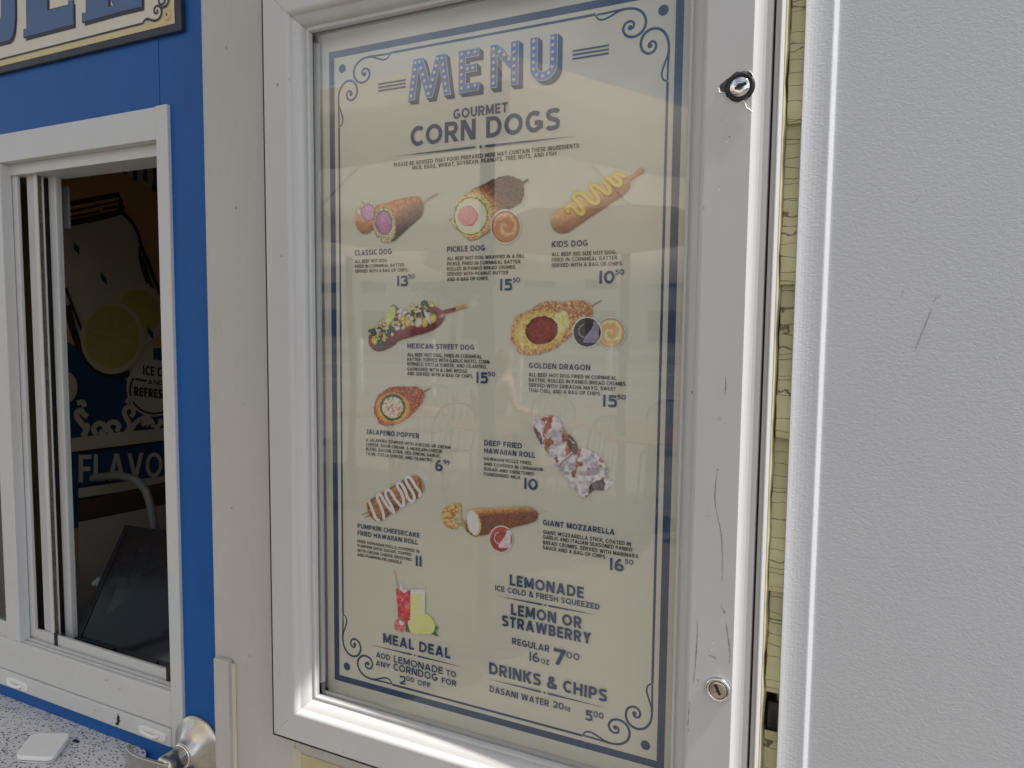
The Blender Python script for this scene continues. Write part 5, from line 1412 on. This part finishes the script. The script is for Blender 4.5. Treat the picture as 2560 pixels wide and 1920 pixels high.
def pic_deep():
    P = Print('deep', 800, 1990, 60, 1270, 190)
    P.rough(10, 40, 141)
    a = P.poly([(825, 210), (900, 140), (1030, 90), (1150, 110), (1235, 180), (1300, 320), (1385, 390), (1475, 540), (1440, 640), (1300, 700), (1215, 790), (1190, 830), (1130, 740), (1050, 630), (960, 510), (870, 350)])
    b2 = P.poly([(1215, 800), (1340, 690), (1470, 570), (1560, 553), (1680, 600), (1790, 690), (1875, 840), (1870, 930), (1900, 985), (1958, 1030), (1900, 1085), (1820, 1140), (1700, 1130), (1620, 1195), (1550, 1240), (1460, 1170), (1340, 1030), (1240, 900)])
    n = fnoise(P.X0 * .8 + P.Y0 * .5, P.Y0 - P.X0 * .3, 120, 142)
    def icing(m, thr, seed):
        c = mixc((150, 142, 154), (222, 216, 226), nz(P, 60, seed))
        br = mixc((112, 58, 46), (176, 116, 70), nz(P, 34, seed + 1))
        k = np.clip((fnoise(P.X0 + P.Y0 * .4, P.Y0 * .7 - P.X0 * .3, 105, seed + 2) - thr) * 16, 0, 1)
        c = c * (1 - k[..., None]) + br * k[..., None]
        P.put(m, c)
    icing(a, .545, 143); icing(b2, .53, 148)
    dk = P.poly([(862, 250), (900, 290), (960, 360), (975, 430), (960, 500), (900, 400), (860, 330)]); P.put(dk & a, mixc((70, 58, 62), (110, 96, 98), nz(P, 30, 150)))
    dk = P.poly([(1640, 1060), (1740, 990), (1830, 1000), (1820, 1130), (1700, 1125), (1620, 1190)]); P.put(dk & b2, mixc((64, 52, 58), (104, 92, 98), nz(P, 30, 151)))
    edge = np.abs(P.seg(smooth_line([(1215, 790), (1330, 690), (1470, 565)], 6))); P.put((edge < 10) & (a | b2), (118, 86, 80))
    P.put((P.X - .62 * P.Y > 1020) & (fnoise(P.X0, P.Y0, 60, 152) > .42) & a & (P.X > 1330), (84, 56, 54))
    P.build('dish_picture', 'iced sweet roll broken in two')
def pic_pumpkin():
    P = Print('pumpkin', 230, 1130, 25, 700)
    P.put(P.seg([(252, 594), (345, 552)]) < 9, (120, 92, 80)); P.put(P.seg([(292, 634), (365, 598)]) < 9, (120, 92, 80))
    P.rough(9, 46, 161)
    body = P.poly([(308, 440), (340, 400), (460, 320), (650, 210), (830, 105), (935, 42), (1030, 62), (1085, 130), (1112, 230), (1080, 300), (1040, 345), (900, 415), (770, 500), (760, 530), (650, 585), (540, 668), (420, 668), (345, 570)])
    c = mixc((110, 62, 42), (184, 126, 84), nz(P, 44, 162, .3, .7)); c = mulc(c, .85 + .28 * nz(P, 14, 163) - .25 * np.clip((P.Y + .6 * P.X - 820) / 200, 0, 1))
    P.put(body, c)
    P.plain()
    for ln in ([(350, 400), (375, 460), (415, 560), (450, 640), (490, 668)], [(562, 640), (545, 540), (505, 440), (475, 370), (470, 330), (510, 310), (560, 390), (620, 480), (700, 560)], [(700, 545), (660, 450), (610, 370), (585, 300), (600, 245), (650, 260), (720, 370), (800, 470)], [(832, 465), (835, 380), (800, 280), (755, 210), (750, 160), (790, 150), (850, 240), (890, 350), (940, 400), (980, 370), (960, 290), (905, 200), (860, 110), (880, 70), (930, 90), (990, 190), (1050, 270), (1050, 330)]):
        L = smooth_line(ln, 6); m = P.seg([tuple(q + np.array([5, 6])) for q in L]); P.put((m < 24) & body, (98, 58, 44))
        m = P.seg(L); P.put(m < 21, mixc((226, 222, 228), (170, 166, 176), (m / 21) ** 3))
    P.build('dish_picture', 'brown roll on two sticks with white icing zigzags')
def pic_giant():
    P = Print('giant', 75, 1175, 55, 600, 220)
    P.put(P.seg([(1070, 183), (1158, 158)]) < 6, (168, 158, 138))
    P.rough(9, 20, 181)
    ch = P.poly([(285, 90), (305, 110), (300, 190), (330, 260), (400, 300), (470, 320), (420, 385), (300, 310), (225, 260), (240, 160)])
    P.put(ch, mixc((150, 138, 100), (206, 200, 178), nz(P, 40, 182)))
    lc = P.poly([(95, 160), (150, 85), (280, 68), (300, 100), (250, 180), (225, 250), (270, 300), (230, 345), (145, 312), (98, 240)])
    P.put(lc, mulc(mixc((150, 92, 48), (226, 184, 120), nz(P, 22, 183)), .86 + .3 * nz(P, 8, 184)))
    body = P.poly([(400, 140), (500, 122), (640, 118), (850, 110), (980, 110), (1055, 148), (1078, 210), (1045, 262), (950, 292), (820, 325), (640, 372), (500, 408), (440, 415), (372, 372), (345, 335), (352, 240)])
    c = mixc((206, 152, 100), (118, 74, 60), (P.Y - 118 + .05 * P.X - 40) / 75); c = mulc(c, .8 + .38 * nz(P, 9, 185))
    P.put(body, c)
    e = P.ell(432, 268, 72, 138, -14); P.put(e < 1, mulc((206, 170, 112), .85 + .3 * nz(P, 10, 186)))
    e = P.ell(425, 268, 58, 122, -14); P.put(e < 1, mixc((232, 230, 236), (196, 194, 204), nz(P, 30, 187)))
    cup(P, 714, 438, 112, 128, (156, 64, 64), (206, 176, 186), 188, 'wave')
    P.build('dish_picture', 'crumbed cheese stick pulled apart beside a cup of red sauce')
def pic_drinks():
    P = Print('drinks', 490, 1130, 40, 930, 150)
    P.put(P.seg([(533, 64), (560, 170), (588, 290)]) < 8, mixc((170, 96, 104), (206, 150, 152), nz(P, 16, 201)))
    P.rough(3, 30, 202)
    P.put(P.poly([(1040, 757), (1105, 788), (1060, 830), (1010, 840)], False), (62, 104, 62)); P.put(P.poly([(1050, 830), (1105, 908), (1000, 872), (1010, 850)], False), (52, 92, 54))
    P.put(P.poly([(660, 735), (725, 755), (740, 862), (688, 850)], False), (58, 98, 62))
    g1 = P.poly([(540, 288), (757, 330), (740, 748), (580, 750)], False)
    P.put(g1, np.where(((P.Y < 325 + 30 * np.sin(P.X / 25)))[..., None], mixc((186, 178, 188), (214, 208, 214), nz(P, 24, 203)), mulc(mixc((190, 56, 62), (224, 132, 136), nz(P, 40, 204, .45, .8)), .8 + .3 * nz(P, 26, 205))))
    P.put(g1 & (P.X < 556 + (P.Y - 290) * .08), (196, 184, 190))
    P.put(P.poly([(610, 250), (660, 260), (640, 320), (600, 310)], False), (204, 204, 212))
    g2 = P.poly([(748, 308), (932, 322), (926, 640), (900, 770), (740, 735)], False)
    P.put(g2, np.where((P.Y < 366)[..., None], np.array((206, 205, 200.)), mixc((202, 204, 122), (222, 224, 156), nz(P, 50, 206))))
    P.put(g2 & (P.X > 890), (204, 205, 190))
    P.put(P.seg([(892, 312), (960, 304), (1020, 307)]) < 3, (150, 146, 140))
    e = P.ell(940, 750, 104, 136, -28); P.put(e < 1, np.where((e > .86)[..., None], np.array((232, 224, 128.)), mixc((222, 216, 140), (200, 194, 112), nz(P, 40, 207))))
    P.put(P.ell(940, 735, 12, 10) < 1, (240, 238, 210))
    P.put(P.poly([(900, 790), (960, 860), (900, 885), (870, 870)], False), (220, 206, 104))
    w = P.poly([(728, 700), (905, 776), (895, 840), (830, 884), (760, 862), (722, 790)]); P.put(w, (236, 226, 134))
    w = P.poly([(738, 720), (888, 784), (872, 832), (822, 862), (770, 842), (738, 785)]); P.put(w, mixc((226, 220, 150), (206, 198, 118), nz(P, 30, 208)))
    P.rough(4, 20, 209)
    st = P.poly([(570, 690), (630, 672), (670, 720), (680, 810), (630, 858), (560, 838), (530, 800), (540, 730)]); P.put(st, mulc(mixc((184, 70, 88), (206, 128, 140), nz(P, 24, 210)), .9 + .2 * nz(P, 9, 211)))
    P.put(P.ell(628, 735, 26, 38, -30) < 1, (236, 222, 222)); P.put(P.seg([(610, 680), (650, 720)]) < 7, (70, 100, 66))
    P.build('dish_picture', 'red and yellow iced drinks with lemon slices and a strawberry')
for f in (pic_classic, pic_pickle, pic_kids, pic_mexican, pic_golden, pic_popper, pic_deep, pic_pumpkin, pic_giant, pic_drinks): f()

# ------------------------------------------------------------------ yellow shingles in the gap, grey panel on the right
sh = thing('shingle_wall', (0.65, WY, 1.0), 'cracked yellow painted shingles in the gap beside the grey panel', 'wall')
b = MB(); b.box(XS + .012, 1.8, WY + .016, 0.05, 0, 2.9); b.build('sheathing', MT['room'], sh)
butts = [at(1972, yy, -.03)[2] for yy in (309, 711, 1099, 1484, 1740)]
butts = [butts[0] + (butts[0] - butts[1])] + butts
butts = [butts[0] + .2] + butts
random.seed(3)
SHX = at(1977, 960, -.031)[0] + .0016      # the shingles run in behind the panel's edge
def course(z0, z1, x0, x1):
    b = MB(); n = 16
    rows = []
    for k in range(n + 1):
        z = z0 + (z1 - z0) * k / n
        t = 1 - k / n
        e = x0 + random.uniform(-.0006, .0006)
        yf = WY - .003 - .010 * t
        if k == 0: yf += .003
        rows.append([(e, WY + .010, z), (e, yf + .001, z), (e + .001, yf, z), (x1, yf, z)])
    b.grid(rows, smooth=False); b.poly(rows[0])
    return b.build('shingle', MT['shingle'], sh)
for i in range(len(butts) - 1): course(butts[i + 1], butts[i] + .012, XS + .0016 + .0012 * (i % 2), SHX)
hole0, hole1 = at(1925, 1835, -.03)[2], butts[-1]
course(hole0 - .19, hole0, XS + .002, SHX); course(hole0 - .38, hole0 - .185, XS + .001, SHX)
b = MB(); b.box(XS + .004, 0.66, WY + .008, WY + .014, hole0 - .01, hole0 + .027); o = b.build('patch_block', MT['chipdark'], sh)
b = MB()       # crooked bead of yellow paint and putty along the case side
n = 60; rows = []
for k in range(n + 1):
    z = 0.90 + 1.15 * k / n
    w = .0022 + .0016 * math.sin(k * 1.7) * math.sin(k * .31) + random.uniform(-.0003, .0003)
    rows.append([(XS - .0004, WY - .016, z), (XS + w * .5, WY - .013, z), (XS + w, WY - .004, z), (XS + w * .8, WY + .004, z)])
MT['putty'] = mat('dull_yellow_putty', (0.40, 0.365, 0.23), 0.7, var=0.15, vscale=60)
b.grid(rows); b.build('putty_bead', MT['putty'], sh)

PD = .094         # the panel lies almost flush with the case
PX0 = at(1977, 960, -.125 + PD)[0]; PXL = at(2053, 960, -.121 + PD)[0]
pn = thing('grey_panel', (0.85, -.12 + PD, 0), 'large grey door panel with grainy powder coat and a folded edge, right of the case', 'panel')
pp = [(PX0 + .004, -.104), (PX0 + .0005, -.112), (PX0, -.124), (PX0 + .0006, -.1262), (PX0 + .0012, -.1282), (PX0 + .0030, -.1275), (PX0 + .0055, -.1264), (PX0 + .0085, -.1254), (PX0 + .0120, -.1246), (PX0 + .0160, -.1240), (PX0 + .0205, -.1236), (PXL - .0030, -.1234), (PXL - .0019, -.1231), (PXL - .0012, -.1222), (PXL + .0012, -.1172), (PXL + .0022, -.1164), (PXL + .0040, -.1162), (1.55, -.1162)]
pp = [(x, y + PD) for x, y in pp]
b = MB(); b.grid([[(x, y, .25) for x, y in pp], [(x, y, 2.6) for x, y in pp]], smooth=False)
o = b.build('panel_sheet', MT['steelgrey'], pn)
md = o.data
if sum(p.normal.y * p.area for p in md.polygons) > 0: md.flip_normals()
b = MB(); b.box(PX0 + .006, 1.549, -.112 + PD, -.104 + PD, .25, 2.6); b.build('panel_core', MT['room'], pn)
def pscr(fn, pts, w):
    b = MB()
    P = [(at(*fn(*p), -.1162 + PD)[0], at(*fn(*p), -.1162 + PD)[2]) for p in pts]; P = smooth_line(P, 8)
    stroke(b, P, [w * (.5 + .8 * random.random()) for _ in P], -.1169 + PD)
    b.build('scuff', MT['scuff'], pn, face=FRONT)
pscr(C31, [(1060, 340), (1030, 420), (1000, 490), (958, 600)], .0007); pscr(C31, [(1115, 262), (1085, 275), (1076, 302)], .0005); pscr(C31, [(878, 222), (868, 262)], .0005)
pscr(C30, [(980, 1270), (960, 1300), (930, 1315)], .0004)

# ------------------------------------------------------------------ what stands in the plaza (seen as reflections in the glass and the screen)
def canvas(name, col):
    m = bpy.data.materials.new(name); m.use_nodes = True
    n, l = m.node_tree.nodes, m.node_tree.links
    n.remove(n['Principled BSDF'])
    d = n.new('ShaderNodeBsdfDiffuse'); d.inputs[0].default_value = (*col, 1); t = n.new('ShaderNodeBsdfTranslucent'); t.inputs[0].default_value = (*col, 1)
    mx = n.new('ShaderNodeMixShader'); mx.inputs[0].default_value = 0.5
    l.new(d.outputs[0], mx.inputs[1]); l.new(t.outputs[0], mx.inputs[2]); l.new(mx.outputs[0], n['Material Output'].inputs[0])
    return m
MT['canopy'] = canvas('beige_canvas', (0.84, 0.77, 0.63))
MT['pole'] = mat('dark_bronze_metal', (0.05, 0.045, 0.04), 0.5)
MT['ribwood'] = mat('pale_varnished_wood', (0.70, 0.62, 0.48), 0.6)
MT['tabletop'] = mat('terracotta_table_top', (0.50, 0.27, 0.20), 0.5, var=0.06)
MT['stucco'] = mat('pale_stucco', (0.60, 0.56, 0.50), 0.9, var=0.06)
MT['winblue'] = mat('dark_window_glass', (0.05, 0.06, 0.08), 0.1)
MT['greenleaf'] = mat('leaf_green', (0.06, 0.10, 0.035), 0.7, var=0.4, vscale=6)
def umbrella(x, y, R, h, label, m, rot=0):
    t = thing('patio_umbrella', (x, y, 0), label, 'umbrella', 'canvas umbrellas over the plaza tables')
    b = MB(); b.tube([(x, y, 0.05), (x, y, h + .35)], .036, 14); b.build('pole', MT['pole'], t)
    b = MB(); b.tube([(x, y, 0), (x, y, .06)], .26, 24); b.build('base', MT['pole'], t)
    n = 8; b = MB()
    for i in range(n):
        a0, a1 = rot + 2 * math.pi * i / n, rot + 2 * math.pi * (i + 1) / n
        rows = []
        for s in range(9):
            r = R * s / 8
            row = []
            for q in range(7):
                a = a0 + (a1 - a0) * q / 6
                f = math.cos(math.pi / n) / math.cos((a - a0) - math.pi / n)
                sag = .05 * s / 8 * math.sin(math.pi * q / 6) * (s / 8)
                row.append((x + r * f * math.cos(a), y + r * f * math.sin(a), h + .62 * (1 - s / 8) ** 1.1 - sag))
            rows.append(row)
        val = [(p[0], p[1], p[2] - .16) for p in rows[-1]]
        b.grid(rows + [val])
    b.build('canopy', m, t)
    b = MB()
    for i in range(n):
        a = rot + 2 * math.pi * i / n
        b.tube([(x, y, h + .59), (x + R * .97 * math.cos(a), y + R * .97 * math.sin(a), h + .0)], .006, 6)
    b.build('ribs', MT['ribwood'], t)
    return t
def table(x, y, label):
    t = thing('cafe_table', (x, y, 0), label, 'table', 'round tables in the plaza')
    b = MB(); b.lathe((x, y, .74), (0, 0, 1), [(0, 0), (.54, 0), (.56, -.012), (.54, -.024), (0, -.024)], 40); b.build('table_top', MT['tabletop'], t)
    b = MB(); b.tube([(x, y, .02), (x, y, .716)], .035, 12); b.build('pedestal', MT['pole'], t)
    b = MB(); b.tube([(x, y, 0), (x, y, .02)], .25, 20); b.build('foot', MT['pole'], t)
def chair(x, y, rz, label):
    t = thing('wire_chair', (x, y, 0), label, 'chair', 'dark metal chairs around the tables')
    c, s = math.cos(rz), math.sin(rz)
    f = lambda u, v, z: (x + u * c - v * s, y + u * s + v * c, z)
    b = MB(); b.grid([[f(-.2, -.2, .45), f(.2, -.2, .45)], [f(-.2, .2, .45), f(.2, .2, .45)]], smooth=False)
    for k in range(9): b.tube([f(-.2 + .05 * k, -.2, .452), f(-.2 + .05 * k, .2, .452)], .006, 6)
    b.build('seat', MT['pole'], t)
    for u in (-.19, .19):
        for v in (-.19, .19):
            bb = MB(); bb.tube([f(u, v, .45), f(u * 1.12, v * 1.12, 0)], .011, 8); bb.build('leg', MT['pole'], t)
    b = MB(); b.tube([Vector(q) for q in smooth_line([f(-.19, .2, .45), f(-.2, .25, .75), f(-.1, .27, .88), f(.1, .27, .88), f(.2, .25, .75), f(.19, .2, .45)], 6)], .010, 8)
    for u in (-.12, -.06, 0, .06, .12): b.tube([f(u, .2, .45), f(u, .262, .86)], .005, 6)
    b.build('backrest', MT['pole'], t)
def virt(px, dist):
    """real plaza spot whose mirror image stands at picture column px"""
    d = ray(px, 960); v = CAMP + d / np.linalg.norm(d[:2]) * dist
    return v[0], -v[1] - .036
for px, dist, R, h, m, lab in ((1215, 3.6, 1.45, 2.24, 'canopy', 'beige canvas umbrella nearest the menu case'), (1560, 5.6, 1.5, 2.15, 'canopy', 'beige canvas umbrella farther out to the right of the nearest one'), (880, 6.6, 1.5, 2.2, 'canopy', 'beige canvas umbrella far across the plaza')):
    x, y = virt(px, dist); umbrella(x, y, R, h, lab, MT[m], .25)
for px, dist, lab in ((1290, 6.3, 'terracotta topped round table between the umbrellas'), (1640, 5.9, 'terracotta topped round table by the right umbrella'), (980, 7.2, 'terracotta topped round table by the far umbrella')):
    x, y = virt(px, dist); table(x, y, lab)
    for k, a in enumerate((0.4, 2.5, 4.6)):
        chair(x + .78 * math.cos(a), y + .78 * math.sin(a), a - math.pi / 2, 'dark wire chair at the ' + lab.replace('terracotta topped ', ''))
MT['railwhite'] = mat('white_railing_paint', (0.78, 0.78, 0.76), 0.5)
rl = thing('plaza_railing', (0, -13, 0), 'white painted railing with evenly spaced posts along the plaza', 'railing')
for zz in (1.02, .62, .22):
    b = MB(); b.box(-16, 18, -13.02, -12.98, zz, zz + .06); b.build('rail', MT['railwhite'], rl)
for i in range(18):
    b = MB(); b.box(-16 + 2 * i - .05, -16 + 2 * i + .05, -13.06, -12.94, 0, 1.25); b.build('post', MT['railwhite'], rl)
bd = thing('plaza_building', (4, -30, 0), 'long pale stucco building with rows of windows across the plaza', 'building')
b = MB(); b.box(-40, 40, -36, -30, 0, 5.2); b.box(-40.3, 40.3, -36.3, -29.7, 5.2, 5.6); b.build('walls', MT['stucco'], bd)
for i in range(26):
    for zz in (0.9, 3.2):
        b = MB(); xx = -38 + i * 3; b.box(xx, xx + 1.5, -30.0, -29.96, zz, zz + 1.4); b.build('window', MT['winblue'], bd)
random.seed(9)
for k, (tx_, ty_, th_) in enumerate(((-14, -24, 5.0), (10, -26, 5.6), (22, -22, 5.0))):
    t = thing('tree', (tx_, ty_, 0), ('bushy green tree at the left of the plaza', 'tall green tree before the middle of the plaza building', 'bushy green tree at the far right of the plaza')[k], 'tree')
    b = MB(); b.tube([(tx_, ty_, 0), (tx_ + .1, ty_, th_ * .6)], [.16, .09], 10); b.build('trunk', MT['wood'], t)
    b = MB()
    for i in range(2600):
        u = Vector((random.gauss(0, 1), random.gauss(0, 1), random.gauss(0, 1))); u.normalize(); u *= random.random() ** .4
        c_ = Vector((tx_ + u.x * 1.7, ty_ + u.y * 1.7, th_ * .72 + u.z * 1.5)); a_ = Vector((random.gauss(0, 1), random.gauss(0, 1), random.gauss(0, 1))).normalized(); bb = a_.orthogonal().normalized()
        s_ = random.uniform(.08, .16)
        b.poly([c_ + a_ * s_, c_ + bb * s_ * .5, c_ - a_ * s_, c_ - bb * s_ * .5])
    b.build('crown', MT['greenleaf'], t)
# a guest seated out in the plaza
MT['skin'] = mat('warm_skin', (0.52, 0.30, 0.21), 0.5)
MT['pinktop'] = mat('pale_pink_cotton', (0.72, 0.50, 0.50), 0.85)
MT['jeans'] = mat('pale_washed_denim', (0.56, 0.60, 0.66), 0.85)
MT['hair'] = mat('brown_hair', (0.10, 0.06, 0.035), 0.6)
MT['shoe'] = mat('white_shoe', (0.7, 0.7, 0.68), 0.6)
def skin(name, verts, edges, m, parent, sub=2):
    me = bpy.data.meshes.new(name); me.from_pydata([v[:3] for v in verts], edges, []); me.materials.append(m)
    o = bpy.data.objects.new(name, me); link(o, parent)
    md = o.modifiers.new('skin', 'SKIN'); md.use_smooth_shade = True
    for i, v in enumerate(verts): me.skin_vertices[0].data[i].radius = (v[3], v[4] if len(v) > 4 else v[3])
    me.skin_vertices[0].data[0].use_root = True
    o.modifiers.new('sub', 'SUBSURF').levels = sub; o.modifiers['sub'].render_levels = sub
    return o
gx_, gy_ = virt(1245, 7.6)
gp = thing('person', (gx_, gy_, 0), 'person in a pale pink top and light denim trousers seated at a plaza table', 'person')
rz_ = .9
def gpt(u, v, z, *r): c, q = math.cos(rz_), math.sin(rz_); return (gx_ + u * c - v * q, gy_ + u * q + v * c, z, *r)
V_ = [gpt(0, 0, .52, .12, .10), gpt(0, -.02, .72, .115, .09), gpt(0, -.05, .93, .13, .09), gpt(0, -.05, 1.05, .06), gpt(0, -.05, 1.13, .048), gpt(0, -.07, 1.22, .075), gpt(0, -.065, 1.31, .078),
      gpt(.10, 0, .50, .085), gpt(.12, -.40, .52, .062), gpt(.12, -.42, .12, .042), gpt(-.10, 0, .50, .085), gpt(-.12, -.40, .52, .062), gpt(-.12, -.38, .12, .042),
      gpt(.17, -.05, .99, .050), gpt(.22, -.12, .74, .040), gpt(.14, -.34, .68, .030), gpt(.12, -.42, .66, .024), gpt(-.17, -.05, .99, .050), gpt(-.22, -.12, .74, .040), gpt(-.14, -.34, .68, .030), gpt(-.12, -.42, .66, .024)]
E_ = [(0, 1), (1, 2), (2, 3), (3, 4), (4, 5), (5, 6), (0, 7), (7, 8), (8, 9), (0, 10), (10, 11), (11, 12), (2, 13), (13, 14), (14, 15), (15, 16), (2, 17), (17, 18), (18, 19), (19, 20)]
for sx_ in (.12, -.12):          # five short fingers on each hand, rooted in the palm
    i0 = 16 if sx_ > 0 else 20
    for k in range(5):
        a_ = (k - 2) * .012; V_.append(gpt(sx_ + a_, -.49 + (.03 if k == 0 else .004 * abs(k - 2)), .645, .008)); E_.append((i0, len(V_) - 1))
skin('body', V_, E_, MT['skin'], gp)
skin('top', [gpt(0, .0, .56, .135, .115), gpt(0, -.02, .72, .128, .102), gpt(0, -.05, .92, .143, .10), gpt(0, -.05, 1.02, .09), gpt(.15, -.05, 1.0, .058), gpt(-.15, -.05, 1.0, .058)], [(0, 1), (1, 2), (2, 3), (2, 4), (2, 5)], MT['pinktop'], gp)
skin('trousers', [gpt(0, .01, .52, .14, .115), gpt(.10, 0, .505, .096), gpt(.12, -.40, .525, .075), gpt(.12, -.42, .20, .056), gpt(-.10, 0, .505, .096), gpt(-.12, -.40, .525, .075), gpt(-.12, -.38, .20, .056)], [(0, 1), (1, 2), (2, 3), (0, 4), (4, 5), (5, 6)], MT['jeans'], gp)
skin('hair', [gpt(0, -.045, 1.33, .083), gpt(0, -.01, 1.24, .078), gpt(0, .02, 1.10, .06), gpt(0, .03, .98, .035)], [(0, 1), (1, 2), (2, 3)], MT['hair'], gp)
for sx_, v_ in ((.12, -.45), (-.12, -.41)): skin('shoe', [gpt(sx_, v_ + .04, .06, .045), gpt(sx_, v_ - .12, .045, .038)], [(0, 1)], MT['shoe'], gp)
for sx_ in (.028, -.028): b = MB(); p = gpt(sx_, -.142, 1.27); b.lathe(p, (0, 0, 1), [(0, -.006), (.008, 0), (0, .006)], 10); b.build('eye', MT['hair'], gp)
chair(gx_ + .02, gy_, rz_, 'dark wire chair under the seated person')

# unseen awning added above the booth, sized to shade the wall
ov = thing('added_awning', (-1.4, -.4, 2.75), 'unseen boarded awning added overhead to shade the wall', 'awning')
b = MB(); b.box(-3.2, 0.97, -0.62, 0.05, 2.74, 2.80); b.build('shade_board', MT['wallwhite'], ov)
